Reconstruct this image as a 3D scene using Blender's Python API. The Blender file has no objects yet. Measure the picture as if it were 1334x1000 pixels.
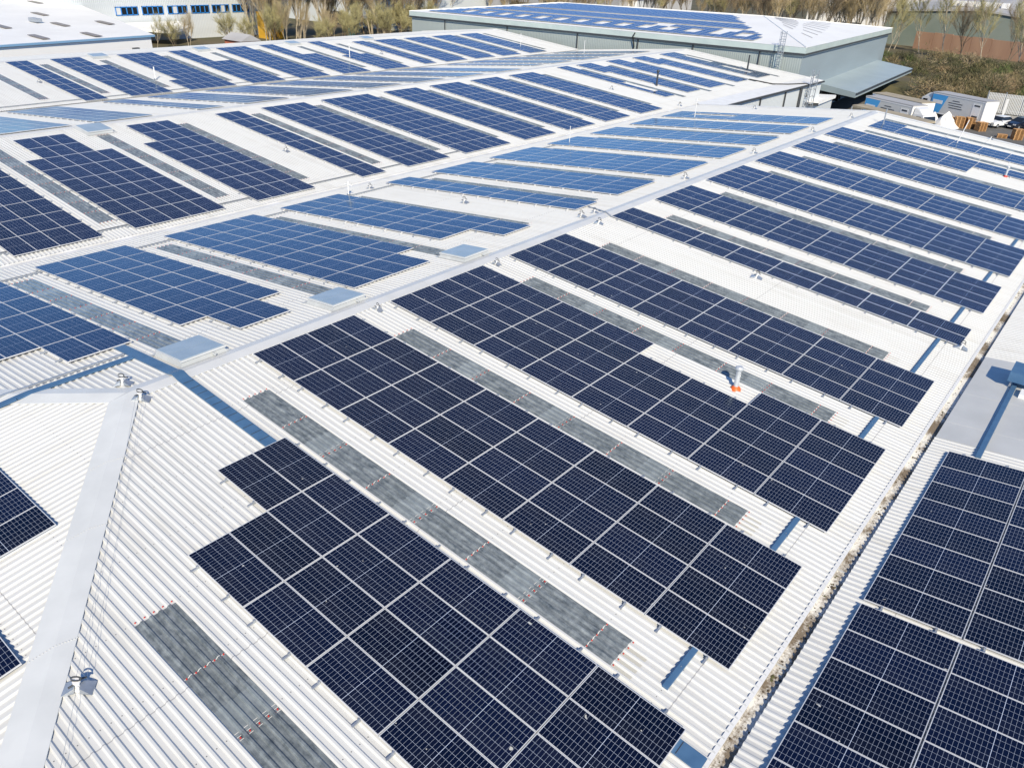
import bpy, math, random
from math import sin, cos, pi, radians
from mathutils import Vector, Matrix
sc = bpy.context.scene
COL = sc.collection
random.seed(7)
# ------------------------------------------------------------------ camera
CAMPOS = Vector((20.5076, -7.0244, 11.5355))
PAN, TILT, ROLL, FPX = -0.668223, 0.51238, 0.039487, 995.12
fw = Vector((sin(PAN)*cos(TILT), cos(PAN)*cos(TILT), -sin(TILT)))
rt = Vector((cos(PAN), -sin(PAN), 0)); up = rt.cross(fw)
r2 = rt*cos(ROLL)+up*sin(ROLL); u2 = up*cos(ROLL)-rt*sin(ROLL)
cam = bpy.data.objects.new('camera', bpy.data.cameras.new('camera')); COL.objects.link(cam)
cam.matrix_world = Matrix(((r2.x, u2.x, -fw.x, CAMPOS.x), (r2.y, u2.y, -fw.y, CAMPOS.y), (r2.z, u2.z, -fw.z, CAMPOS.z), (0, 0, 0, 1)))
cam.data.sensor_width = 36; cam.data.lens = FPX/1334*36
cam.data.clip_start = .1; cam.data.clip_end = 4000
sc.camera = cam
# ------------------------------------------------------------------ light
SUN_EL, SUN_ROT = radians(36), radians(134)
w = bpy.data.worlds.new('World'); sc.world = w; w.use_nodes = True
sky = w.node_tree.nodes.new('ShaderNodeTexSky'); sky.sky_type = 'NISHITA'; sky.sun_disc = False
sky.air_density = 1.0; sky.dust_density = 0; sky.ozone_density = 9; sky.sun_elevation = SUN_EL; sky.sun_rotation = SUN_ROT
bg = w.node_tree.nodes['Background']; bg.inputs[1].default_value = .125
w.node_tree.links.new(sky.outputs[0], bg.inputs[0])
sl_ = bpy.data.lights.new('sun', 'SUN'); sl_.energy = 4.7; sl_.angle = radians(.5); sl_.color = (1, .885, .675)
sun = bpy.data.objects.new('sun', sl_); COL.objects.link(sun)
sdir = Vector((sin(SUN_ROT)*cos(SUN_EL), cos(SUN_ROT)*cos(SUN_EL), sin(SUN_EL)))
sun.rotation_euler = sdir.to_track_quat('Z', 'Y').to_euler(); sun.location = (60, -60, 60)
sc.view_settings.view_transform = 'Standard'; sc.view_settings.look = 'None'
sc.view_settings.gamma = 1; sc.view_settings.use_curve_mapping = False
sc.view_settings.exposure = .27
sc.cycles.max_bounces = 6

# ------------------------------------------------------------------ materials
class NT:
    def __init__(s, name, rough=.5, color=(.5, .5, .5), metal=0., spec=.5):
        s.m = bpy.data.materials.new(name); s.m.use_nodes = True; s.t = s.m.node_tree
        s.b = s.t.nodes['Principled BSDF']
        s.b.inputs['Base Color'].default_value = (*color, 1); s.b.inputs['Roughness'].default_value = rough
        s.b.inputs['Metallic'].default_value = metal; s.b.inputs['Specular IOR Level'].default_value = spec
    def n(s, typ, **k):
        o = s.t.nodes.new(typ)
        for a, v in k.items(): setattr(o, a, v)
        return o
    def put(s, sock, v):
        if hasattr(v, 'is_output'): s.t.links.new(v, sock)
        elif isinstance(v, (tuple, list)) and len(v) == 3 and sock.type == 'RGBA': sock.default_value = (*v, 1)
        else: sock.default_value = v
    def ma(s, op, a, b=0., c=None, clamp=False):
        o = s.n('ShaderNodeMath', operation=op, use_clamp=clamp)
        s.put(o.inputs[0], a); s.put(o.inputs[1], b)
        if c is not None: s.put(o.inputs[2], c)
        return o.outputs[0]
    def mix(s, f, a, b):
        o = s.n('ShaderNodeMix', data_type='RGBA'); s.put(o.inputs[0], f); s.put(o.inputs[6], a); s.put(o.inputs[7], b)
        return o.outputs[2]
    def uv(s):
        o = s.n('ShaderNodeSeparateXYZ'); s.t.links.new(s.n('ShaderNodeUVMap').outputs[0], o.inputs[0]); return o.outputs[0], o.outputs[1]
    def obj(s): return s.n('ShaderNodeTexCoord').outputs['Object']
    def scale(s, vec, sx, sy, sz):
        o = s.n('ShaderNodeMapping'); s.put(o.inputs[0], vec); o.inputs['Scale'].default_value = (sx, sy, sz); return o.outputs[0]
    def noise(s, vec, scale=1., detail=4., rough=.55):
        o = s.n('ShaderNodeTexNoise'); s.put(o.inputs['Vector'], vec); o.inputs['Scale'].default_value = scale
        o.inputs['Detail'].default_value = detail; o.inputs['Roughness'].default_value = rough; return o.outputs[0]
    def ramp(s, f, a, b): # linear step a..b -> 0..1
        o = s.n('ShaderNodeMapRange'); s.put(o.inputs[0], f); o.inputs[1].default_value = a; o.inputs[2].default_value = b; return o.outputs[0]
    def col(s, v): s.put(s.b.inputs['Base Color'], v); return s
    def bump(s, h, strength=.3, dist=.02):
        o = s.n('ShaderNodeBump'); o.inputs['Strength'].default_value = strength; o.inputs['Distance'].default_value = dist
        s.put(o.inputs['Height'], h); s.t.links.new(o.outputs[0], s.b.inputs['Normal']); return s

def noisy(name, c1, c2, scale=2., rough=.6, metal=0., spec=.4, stretch=(1, 1, 1), lo=.35, hi=.65, bump=0.):
    k = NT(name, rough, c1, metal, spec)
    f = k.noise(k.scale(k.obj(), *stretch), scale, 5)
    k.col(k.mix(k.ramp(f, lo, hi), c1, c2))
    if bump: k.bump(f, bump, .05)
    return k.m

def roof_mat(name, c, dirt):
    k = NT(name, .42, c, 0, .35)
    u, v = k.uv(); uvn = k.n('ShaderNodeUVMap').outputs[0]
    f1 = k.noise(k.scale(uvn, .12, 2.3, 1), 1., 5); f2 = k.noise(k.scale(uvn, .5, .5, 1), 1., 4)
    d = k.ma('MULTIPLY', k.ramp(f1, .42, .8), k.ramp(f2, .3, .75))
    cc = k.mix(k.ma('MULTIPLY', d, .8), c, dirt)
    # tone steps between neighbouring sheets, each one metre wide
    wn = k.n('ShaderNodeTexWhiteNoise', noise_dimensions='1D'); k.put(wn.inputs['W'], k.ma('FLOOR', v, 0))
    cc = k.mix(k.ma('MULTIPLY', wn.outputs['Value'], .16), cc, (c[0]*.86, c[1]*.87, c[2]*.89))
    # small lichen and dirt flecks
    f3 = k.noise(uvn, 26., 2); cc = k.mix(k.ma('MULTIPLY', k.ramp(f3, .71, .76), .3), cc, (.22, .21, .19))
    # fixing screws on the purlin lines
    a = k.ma('MULTIPLY', k.ma('SUBTRACT', k.ma('FRACT', k.ma('MULTIPLY', k.ma('ADD', u, .3), 1/1.775)), .5), 1.775)
    b = k.ma('MULTIPLY', k.ma('SUBTRACT', k.ma('FRACT', k.ma('DIVIDE', k.ma('ADD', v, .056), .2)), .5), .2)
    r = k.ma('SQRT', k.ma('ADD', k.ma('MULTIPLY', a, a), k.ma('MULTIPLY', b, b)))
    cc = k.mix(k.ma('MULTIPLY', k.ma('LESS_THAN', r, .014), .8), cc, (.12, .12, .13))
    # end laps of the sheets: a thin dark line across the slope
    e = k.ma('LESS_THAN', k.ma('ABSOLUTE', k.ma('SUBTRACT', k.ma('FRACT', k.ma('DIVIDE', k.ma('ADD', u, .85), 7.1)), .5), 0), .0016)
    cc = k.mix(k.ma('MULTIPLY', e, .6), cc, (.2, .2, .22))
    k.col(cc); return k.m
M = {}
M['roof'] = roof_mat('white_coated_roof_steel', (.625, .635, .635), (.44, .43, .40))
M['flash'] = noisy('grey_white_flashing', (.63, .64, .645), (.56, .575, .585), .9, .38)
M['curb'] = noisy('grey_curb', (.50, .52, .53), (.42, .44, .45), 1.5, .45)
M['hipflash'] = noisy('pale_hip_flashing', (.66, .68, .69), (.59, .61, .62), .9, .4)
M['trim'] = noisy('white_trim', (.82, .82, .81), (.74, .74, .73), 1.2, .4)
M['smooth'] = noisy('grey_membrane', (.55, .56, .56), (.49, .50, .50), .7, .5)
M['sole'] = noisy('gutter_sole', (.74, .74, .74), (.6, .6, .58), .8, .45)

def skylight_mat(name, c1, c2):
    k = NT(name, .16, c1, 0, .6); uvn = k.n('ShaderNodeUVMap').outputs[0]; u, v = k.uv()
    f1 = k.noise(k.scale(uvn, 1.2, 7, 1), 1.6, 6, .65); f2 = k.noise(uvn, 5., 5, .7); f3 = k.noise(k.scale(uvn, .6, 1, 1), 1, 3)
    f = k.ma('ADD', k.ma('MULTIPLY', f1, .55), k.ma('MULTIPLY', f2, .45))
    cc = k.mix(k.ramp(f, .36, .66), c1, c2)
    # doubled sheet just above each end lap shows paler
    p = k.ma('FRACT', k.ma('DIVIDE', u, 3.53))
    dbl = k.ma('MULTIPLY', k.ma('GREATER_THAN', p, .8), k.ma('LESS_THAN', u, 11.3))
    cc = k.mix(k.ma('MULTIPLY', dbl, .32), cc, (.34, .39, .42))
    cc = k.mix(k.ma('MULTIPLY', k.ramp(f3, .45, .7), .3), cc, (.10, .115, .115))
    k.col(cc); k.bump(f2, .05, .01); return k.m
M['sky_l'] = skylight_mat('weathered_rooflight', (.06, .075, .09), (.30, .335, .355))
M['white_seal'] = NT('white_sealant', .5, (.66, .65, .62)).m
M['red_cap'] = NT('red_screw_cap', .45, (.62, .045, .03)).m
M['endlap'] = NT('beige_lap', .6, (.50, .49, .44)).m

def panel_mat():
    k = NT('solar_cells', .07, (.004, .006, .02), 0, .5)
    u, v = k.uv()
    fu = k.ma('FRACT', k.ma('MULTIPLY', u, 6)); fv = k.ma('FRACT', k.ma('MULTIPLY', v, 24))
    lu = k.ma('GREATER_THAN', k.ma('ABSOLUTE', k.ma('SUBTRACT', fu, .5)), .5-.0024/.169)
    lv = k.ma('GREATER_THAN', k.ma('ABSOLUTE', k.ma('SUBTRACT', fv, .5)), .5-.0019/.0862)
    lm = k.ma('LESS_THAN', k.ma('ABSOLUTE', k.ma('SUBTRACT', v, .5)), .0045/2.07)
    e1 = k.ma('GREATER_THAN', k.ma('ABSOLUTE', k.ma('SUBTRACT', u, .5)), .5-.004/1.014)
    e2 = k.ma('GREATER_THAN', k.ma('ABSOLUTE', k.ma('SUBTRACT', v, .5)), .5-.005/2.07)
    ln = k.ma('MAXIMUM', k.ma('MAXIMUM', k.ma('MULTIPLY', lu, .62), k.ma('MULTIPLY', lv, .55)), k.ma('MAXIMUM', k.ma('MULTIPLY', lm, .85), k.ma('MULTIPLY', k.ma('MAXIMUM', e1, e2), .7)))
    rnd = k.n('ShaderNodeObjectInfo').outputs['Random']
    base = k.mix(rnd, (.0008, .002, .010), (.003, .006, .026))
    # one white noise value per cell
    wn = k.n('ShaderNodeTexWhiteNoise', noise_dimensions='2D'); cx = k.n('ShaderNodeCombineXYZ')
    k.put(cx.inputs[0], k.ma('FLOOR', k.ma('MULTIPLY', u, 6))); k.put(cx.inputs[1], k.ma('ADD', k.ma('FLOOR', k.ma('MULTIPLY', v, 24)), k.ma('MULTIPLY', rnd, 97)))
    k.t.links.new(cx.outputs[0], wn.inputs['Vector'])
    base = k.mix(k.ma('MULTIPLY', wn.outputs['Value'], .35), base, (.004, .006, .02))
    # light film of dust
    dn = k.noise(k.scale(k.obj(), .8, .8, .8), 1.3, 5); base = k.mix(k.ma('MULTIPLY', k.ramp(dn, .45, .8), .03), base, (.3, .3, .28))
    pos = k.n('ShaderNodeNewGeometry').outputs['Position']; bd = k.noise(pos, 5.5, 2, .4); base = k.mix(k.ramp(bd, .775, .79), base, (.5, .5, .47))
    k.col(k.mix(ln, base, (.72, .81, .97)))
    # textured solar glass with a bluish anti-reflection coat over the cells
    k.b.inputs['Specular IOR Level'].default_value = 0
    gl = k.n('ShaderNodeBsdfAnisotropic'); gl.inputs["Color"].default_value = (.52, .70, .92, 1); gl.inputs['Roughness'].default_value = .17
    fr = k.n('ShaderNodeFresnel'); fr.inputs['IOR'].default_value = 1.5
    mx = k.n('ShaderNodeMixShader'); k.t.links.new(fr.outputs[0], mx.inputs[0]); k.t.links.new(k.b.outputs[0], mx.inputs[1]); k.t.links.new(gl.outputs[0], mx.inputs[2])
    k.t.links.new(mx.outputs[0], k.t.nodes['Material Output'].inputs[0])
    return k.m
M['cells'] = panel_mat()
M['alu'] = NT('anodised_aluminium', .4, (.72, .72, .72), .25).m
M['galv'] = noisy('galvanised_steel', (.5, .53, .57), (.38, .41, .45), 6, .4, .6)
M['tray'] = noisy('sky_tinted_tray_lid', (.065, .145, .27), (.085, .18, .32), 2.5, .42, .15)  # galvanised lid with the blue of the reflected sky put into its colour
M['dark'] = NT('dark_grey_metal', .5, (.045, .05, .058)).m
M['black'] = NT('black_rubber', .7, (.012, .012, .013)).m
M['orange'] = NT('orange_flashing', .5, (.75, .13, .02)).m
M['red'] = NT('red_flashing', .5, (.6, .05, .03)).m
M['white'] = NT('white_paint', .4, (.8, .8, .8)).m
def dirt_mat():
    k = NT('dirty_gutter', .8, (.6, .6, .58)); uvn = k.n('ShaderNodeUVMap').outputs[0]; u, v = k.uv()
    f1 = k.noise(k.scale(uvn, 1.6, .9, 1), 1., 6, .65); f2 = k.noise(uvn, 16., 5, .7); f3 = k.noise(k.scale(uvn, .2, .25, 1), 1., 2)
    f = k.ma('ADD', k.ma('ADD', k.ma('MULTIPLY', f1, .48), k.ma('MULTIPLY', f2, .2)), k.ma('MULTIPLY', f3, .52))
    cc = k.mix(k.ramp(f, .575, .65), (.72, .71, .68), (.21, .17, .125))
    cc = k.mix(k.ramp(f2, .58, .68), cc, (.10, .08, .06)); k.col(cc); k.bump(f2, .4, .03); return k.m
M['dirt'] = dirt_mat()
def cladding(name, c, pitch=.3, axis=0):
    k = NT(name, .5, c, 0, .35); sp = k.n('ShaderNodeSeparateXYZ'); k.t.links.new(k.obj(), sp.inputs[0])
    wv = k.ma('SINE', k.ma('MULTIPLY', sp.outputs[axis], 2*pi/pitch)); k.bump(wv, .5, .03)
    nz = k.noise(k.scale(k.obj(), .05, .05, .3), 1., 4); k.col(k.mix(k.ramp(nz, .35, .7), c, tuple(x*.88 for x in c))); return k.m
M['clad'] = cladding('grey_green_cladding', (.36, .41, .41), .33, 0)
M['clad2'] = cladding('blue_grey_cladding', (.29, .35, .39), .33, 1)
M['clad_w'] = cladding('pale_cladding', (.62, .66, .69), .4, 1)
M['canopy'] = noisy('canopy_sheet', (.36, .43, .46), (.32, .39, .42), .3, .45)
M['eaves'] = noisy('pale_green_eaves', (.48, .56, .55), (.42, .5, .5), .5, .4)
M['whiteroof'] = noisy('white_sheet_roof', (.85, .85, .84), (.79, .79, .78), .15, .5)
M['asph'] = noisy('asphalt', (.10, .10, .10), (.16, .155, .145), .25, .85, lo=.3, hi=.7)
M['ground'] = noisy('rough_grass_and_soil', (.075, .075, .035), (.13, .105, .065), .08, .95, lo=.35, hi=.65)
M['terracotta'] = noisy('terracotta_boards', (.50, .31, .21), (.42, .25, .17), .4, .8, stretch=(1, 1, .2))
M['shed_g'] = noisy('green_grey_sheeting', (.17, .21, .185), (.22, .25, .225), .15, .6)
M['slate'] = noisy('grey_sheet_roof', (.45, .45, .46), (.36, .36, .37), .1, .6)
M['concrete'] = noisy('concrete', (.40, .39, .36), (.30, .29, .26), .3, .85)
M['wood'] = noisy('pallet_wood', (.50, .29, .13), (.38, .21, .09), 2, .8)
M['yellow'] = noisy('yellow_container_paint', (.62, .36, .03), (.5, .28, .02), .8, .5)
M['teal'] = noisy('teal_crates', (.16, .36, .33), (.12, .28, .26), 1, .6)
M['blue'] = NT('bright_blue_frames', .4, (.03, .22, .62)).m
M['paleblue'] = NT('faded_blue_edge', .4, (.20, .36, .55)).m
M['brownlight'] = NT('brown_grey_rooflight', .4, (.21, .185, .17)).m
M['skyblue'] = NT('light_blue_vinyl', .4, (.08, .38, .78)).m
M['pane'] = NT('dark_glass', .05, (.015, .018, .022), 0, .8).m
M['carw'] = NT('white_car_paint', .2, (.75, .76, .77), 0, .7).m
M['carb'] = NT('black_car_paint', .15, (.010, .013, .025), 0, .8).m
M['lamp'] = NT('headlamp_glass', .1, (.7, .72, .75), .3, .8).m
M['vinyl'] = NT('grey_trailer_side', .45, (.60, .61, .61)).m
M['tan'] = noisy('tan_dusty_roof', (.42, .37, .28), (.33, .29, .22), .6, .8)
M['brick'] = NT('red_tiles', .8, (.42, .14, .08)).m
M['bark_pale'] = noisy('pale_bark', (.50, .44, .34), (.34, .29, .22), 3, .9)
M['bark_dark'] = noisy('brown_bark', (.22, .175, .12), (.14, .11, .08), 3, .9)
M['twig_a'] = noisy('straw_twigs', (.50, .405, .24), (.37, .30, .18), .5, .9)
M['twig_b'] = noisy('brown_twigs', (.36, .285, .18), (.25, .20, .13), .5, .9)
M['twig_c'] = noisy('olive_buds', (.46, .42, .21), (.34, .31, .16), .5, .9)
M['scrub'] = noisy('scrub_stems', (.30, .22, .13), (.085, .11, .04), .12, .95)
M['pipe'] = noisy('weathered_pipe', (.66, .68, .70), (.5, .52, .55), 3, .4, .3)
M['glass_lid'] = noisy('roof_box_lid', (.33, .41, .49), (.28, .36, .44), 1.5, .25)

# ------------------------------------------------------------------ mesh building
class MB:
    def __init__(s): s.v = []; s.f = []; s.mi = []; s.uv = []; s.smooth = []
    def add(s, vs, fs, mi=0, uvs=None, smooth=False):
        b = len(s.v); s.v += [Vector(p) for p in vs]
        for i, f in enumerate(fs):
            s.f.append([b+j for j in f]); s.mi.append(mi); s.smooth.append(smooth)
            s.uv.append([uvs[j] for j in f] if uvs else None)
        return s
    def quad(s, a, b, c, d, mi=0, uv=None): return s.add([a, b, c, d], [(0, 1, 2, 3)], mi, uv)
    def box(s, x0, x1, y0, y1, z0, z1, mi=0, T=None):
        p = [Vector((x, y, z)) for z in (z0, z1) for y in (y0, y1) for x in (x0, x1)]
        if T: p = [T @ q for q in p]
        return s.add(p, [(0, 2, 3, 1), (4, 5, 7, 6), (0, 1, 5, 4), (2, 6, 7, 3), (0, 4, 6, 2), (1, 3, 7, 5)], mi)
    def hexa(s, lo, hi, mi=0): # closed prism from two loops
        n = len(lo); fs = [tuple(reversed(range(n))), tuple(range(n, 2*n))]+[(i, (i+1) % n, n+(i+1) % n, n+i) for i in range(n)]
        return s.add(list(lo)+list(hi), fs, mi)
    def tube(s, pts, rads, n=8, mi=0, smooth=True, cap=True):
        pts = [Vector(p) for p in pts]
        if not isinstance(rads, (list, tuple)): rads = [rads]*len(pts)
        rings = []; ref = None
        for i, p in enumerate(pts):
            d = (pts[min(i+1, len(pts)-1)]-pts[max(i-1, 0)]).normalized()
            if ref is None: ref = Vector((0, 0, 1)) if abs(d.z) < .9 else Vector((1, 0, 0))
            a = d.cross(ref).normalized(); b = d.cross(a); ref = b.cross(d) if False else ref
            rings.append([p+(a*cos(2*pi*k/n)+b*sin(2*pi*k/n))*rads[i] for k in range(n)])
        vs = [q for r in rings for q in r]; fs = []
        for i in range(len(pts)-1):
            for k in range(n):
                fs.append((i*n+k, i*n+(k+1) % n, (i+1)*n+(k+1) % n, (i+1)*n+k))
        s.add(vs, fs, mi, None, smooth)
        if cap: s.add(rings[0], [tuple(range(n))], mi); s.add(rings[-1], [tuple(reversed(range(n)))], mi)
        return s
    def mesh(s, name, mats, origin=Vector((0, 0, 0))):
        me = bpy.data.meshes.new(name); me.from_pydata([tuple(p-origin) for p in s.v], [], s.f)
        for m in mats: me.materials.append(m)
        me.polygons.foreach_set('material_index', s.mi); me.polygons.foreach_set('use_smooth', s.smooth)
        if any(u for u in s.uv):
            l = me.uv_layers.new(name='UVMap'); flat = []
            for f, u in zip(s.f, s.uv):
                for i in range(len(f)): flat += list(u[i]) if u else [0, 0]
            l.data.foreach_set('uv', flat)
        me.update(); return me
    def build(s, name, mats, parent=None, origin=None):
        if not isinstance(mats, (list, tuple)): mats = [mats]
        if origin is None:
            lo = [min(p[i] for p in s.v) for i in range(3)]; hi = [max(p[i] for p in s.v) for i in range(3)]
            origin = Vector(((lo[0]+hi[0])/2, (lo[1]+hi[1])/2, lo[2]))
        o = bpy.data.objects.new(name, s.mesh(name, mats, Vector(origin))); COL.objects.link(o)
        WL[o.name] = Vector(origin)
        o.location = Vector(origin)-(WL[parent.name] if parent else Vector())
        if parent: o.parent = parent
        return o
WL = {}
def tag(o, label=None, cat=None, group=None, kind=None):
    if label: o['label'] = label
    if cat: o['category'] = cat
    if group: o['group'] = group
    if kind: o['kind'] = kind
    return o
def thing(name, loc, label, cat, group=None, rot=0):
    o = bpy.data.objects.new(name, None); COL.objects.link(o); o.location = loc; o.rotation_euler = (0, 0, rot)
    o.empty_display_size = .2; WL[o.name] = Vector(loc); return tag(o, label, cat, group)
def copy_tree(o, parent=None):
    c = o.copy(); COL.objects.link(c)
    if parent: c.parent = parent
    for ch in list(o.children): copy_tree(ch, c)
    return c

# ------------------------------------------------------------------ the roof system
TH = .09617; CT, ST = cos(TH), sin(TH)
SLOPES = {'S1': (0, 0, 1, 18.05), 'T1': (0, 0, -1, 17.72), 'S2': (-36.933, .108, 1, 18.85), 'T2': (-36.933, .108, -1, 18.85),
          'S3': (-73.819, 0, 1, 17.72), 'T3': (-73.819, 0, -1, 17.72), 'T0': (36.42, 0, -1, 18.06)}
def W(sl, s, y, h=0.):
    x0, z0, sg, L = SLOPES[sl]
    return Vector((x0+sg*(s*CT+h*ST), y, z0-s*ST+h*CT))
HK = .1317                      # fall of the hip end
def hip_y(s): return .95-.73*s  # hip line on the slopes of the first span
def WH(x, y, h=0.): return Vector((x, y, -(.95-y)*HK+h))
PITCH = .2
PROF = [(0, 0), (.088, 0), (.120, .042), (.164, .042)]
def profile(y0, y1):
    pts = []; k = math.floor(y0/PITCH)
    while k*PITCH < y1:
        for a, h in PROF:
            y = k*PITCH+a
            if y0-1e-6 <= y <= y1+1e-6: pts.append((y, h))
        k += 1
    return pts
def sheet(mb, sl, s0, s1, y0, y1, dh=0., us=0., hip=False, mi=0):
    pr = profile(y0, y1)
    for (ya, ha), (yb, hb) in zip(pr, pr[1:]):
        sa = max(s0, (.95-ya)/.73) if hip else s0; sb = max(s0, (.95-yb)/.73) if hip else s0
        if sa >= s1 or sb >= s1: continue
        v = [W(sl, sa, ya, ha+dh), W(sl, s1, ya, ha+dh), W(sl, s1, yb, hb+dh), W(sl, sb, yb, hb+dh)]
        mb.quad(*v, mi=mi, uv=[(sa-us, ya), (s1-us, ya), (s1-us, yb), (sb-us, yb)])

factory = thing('factory_building', (-37, 40, -8), 'huge white factory with ridged metal roofs carrying the solar panel rows', 'building')
Y0, YE, YE2 = -16., 71.6, 104.
for sl, ya, yb, s1, hp in (('S1', Y0, YE, 18.05, True), ('T1', Y0, YE, 17.72, True), ('S2', Y0, YE2, 18.85, False), ('T2', Y0, YE2, 18.85, False), ('S3', Y0, YE2, 17.72, False), ('T3', Y0, YE2, 17.72, False)):
    mb = MB(); sheet(mb, sl, .0, s1, ya, yb, hip=hp); mb.build('roof_slope', M['roof'], factory)
# hip end of the first span, ribs running down the fall
mb = MB(); pr = profile(-21.4, 21.4)
for (xa, ha), (xb, hb) in zip(pr, pr[1:]):
    ya, yb = .95-.73*abs(xa), .95-.73*abs(xb)
    mb.quad(WH(xa, -16, ha), WH(xb, -16, hb), WH(xb, yb, hb), WH(xa, ya, ha), uv=[(-16, xa), (-16, xb), (yb, xb), (ya, xa)])
mb.build('hip_slope', M['roof'], factory)
def cap_strip(pts_mid, pts_a, pts_b, th=.004):
    mb = MB(); n = len(pts_mid)
    for i in range(n-1):
        mb.quad(pts_a[i], pts_a[i+1], pts_mid[i+1], pts_mid[i]); mb.quad(pts_mid[i], pts_mid[i+1], pts_b[i+1], pts_b[i])
        for p in (pts_a, pts_b):
            d = Vector((0, 0, -.022)); mb.quad(p[i], p[i+1], p[i+1]+d, p[i]+d)
    return mb
def ridge(a, b, y0, y1, wa, wb):
    ys = [y0+(y1-y0)*i/40 for i in range(41)]; h = .05
    m = cap_strip([W(a, 0, y, h+.012) for y in ys], [W(a, wa, y, h-.01) for y in ys], [W(b, wb, y, h-.01) for y in ys])
    # end laps between cap lengths
    y = y0+3
    while y < y1:
        for s_, q in ((a, wa), (b, wb)):
            m.quad(W(s_, .01, y, h+.016), W(s_, q, y, h-.005), W(s_, q, y+.05, h-.005), W(s_, .01, y+.05, h+.016))
        y += 3
    return m.build('ridge_cap', M['flash'], factory)
ridge('T1', 'S1', .95, YE+.1, .34, .36); ridge('T2', 'S2', Y0, YE2, .34, .3); ridge('T3', 'S3', Y0, YE2, .45, .3)
for sl, sg in (('S1', 1), ('T1', -1)):
    ss = [.0+i*.5 for i in range(40)]
    mid = [W(sl, s, hip_y(s), .068) for s in ss]
    a = [W(sl, s, hip_y(s)+.36*1.25, .05) for s in ss]
    b = [Vector((sg*s*CT, 0, 0))+Vector((0, hip_y(s)-.44*1.25, 0)) for s in ss]; b = [WH(p.x, p.y, .05) for p in b]
    m = cap_strip(mid, a, b); m.build('hip_cap', M['hipflash'], factory)
    m = MB()
    for s in (2.55, 4.55, 7.2): # lap lines with rivets
        p, q, r = W(sl, s, hip_y(s), .071), W(sl, s+.1, hip_y(s)+.42, .056), WH(sg*(s-.05)*CT, hip_y(s)-.5, .056)
        for (e, f) in ((p, q), (p, r)):
            for k in range(8):
                c = e.lerp(f, (k+.5)/8); m.tube([c, c+Vector((0, 0, .008))], .011, 6)
    m.build('rivet_row', M['white_seal'], factory)
# valleys: flat soles with upstands
def valley(xa, xb, z, y0, y1, mat, name='valley_gutter', d=.02):
    m = MB(); n = 60
    for i in range(n):
        ya, yb = y0+(y1-y0)*i/n, y0+(y1-y0)*(i+1)/n
        m.quad(Vector((xa-.05, ya, z-d)), Vector((xb+.05, ya, z-d)), Vector((xb+.05, yb, z-d)), Vector((xa-.05, yb, z-d)), uv=[(xa, ya), (xb, ya), (xb, yb), (xa, yb)])
    return m
v1z = W('T1', 17.72, 0).z
m = valley(W('S2', 18.85, 0).x-.2, W('T1', 17.72, 0).x+.2, v1z, Y0, YE, None, d=.012)
m.box(W('S2', 18.85, 0).x+.02, W('S2', 18.85, 0).x+.06, Y0, YE, v1z-.012, v1z+.03); m.build('valley_gutter', M['sole'], factory)
v2z = W('S3', 17.72, 0).z
valley(W('S3', 17.72, 0).x-.2, W('T2', 18.85, 0).x+.2, v2z-.03, Y0, YE2, None).build('valley_gutter', M['sole'], factory)
# dirty box gutter along the right-hand eaves
EX, EZ = W('S1', 18.05, 0).x, W('S1', 18.05, 0).z; TX = W('T0', 18.06, 0).x
m = MB(); ny = 100
for i in range(ny):
    ya, yb = Y0+(YE-Y0)*i/ny, Y0+(YE-Y0)*(i+1)/ny
    m.quad(Vector((EX+.02, ya, EZ-.115)), Vector((TX+.06, ya, EZ-.115)), Vector((TX+.06, yb, EZ-.115)), Vector((EX+.02, yb, EZ-.115)), uv=[(0, ya), (.55, ya), (.55, yb), (0, yb)])
    m.quad(Vector((EX+.02, ya, EZ-.115)), Vector((EX+.02, yb, EZ-.115)), Vector((EX+.02, yb, EZ+.0)), Vector((EX+.02, ya, EZ+.0)), uv=[(0, ya), (0, yb), (.1, yb), (.1, ya)])
for y in range(-14, 72, 4): m.box(EX+.02, TX+.05, y+.3*sin(y), y+.3*sin(y)+.05, EZ-.113, EZ-.10, 1)
m.build('box_gutter', [M['dirt'], M['curb']], factory)
# leaf litter and moss clumps lying in the gutter
gr = random.Random(9); m = MB()
for _ in range(520):
    y = gr.uniform(0, 60); y += .6*sin(y*1.7); x = EX+.05+abs(gr.gauss(0, .13)); x = min(x, TX); r = gr.uniform(.01, .032)*(1+.8*(gr.random() < .12)); z = EZ-.112
    a0 = gr.uniform(0, 6); m.add([(x+r*cos(a0+a)*gr.uniform(.6, 1.3), y+r*1.4*sin(a0+a)*gr.uniform(.6, 1.3), z) for a in (0, 1.26, 2.5, 3.8, 5.)]+[(x, y, z+r*.22)], [(0, 1, 5), (1, 2, 5), (2, 3, 5), (3, 4, 5), (4, 0, 5)], 0 if gr.random() < .75 else 1)
tag(m.build('leaf_litter', [noisy('leaf_litter', (.13, .095, .06), (.05, .04, .03), 9, .9), noisy('moss', (.12, .12, .05), (.08, .08, .035), 9, .9)]), 'brown leaf litter and moss lying along the dirty box gutter', 'leaf litter', kind='stuff')
m = MB(); m.box(EX-.065, EX+.03, Y0, YE, EZ+.012, EZ+.042); m.build('eaves_trim', M['trim'], factory)
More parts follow.
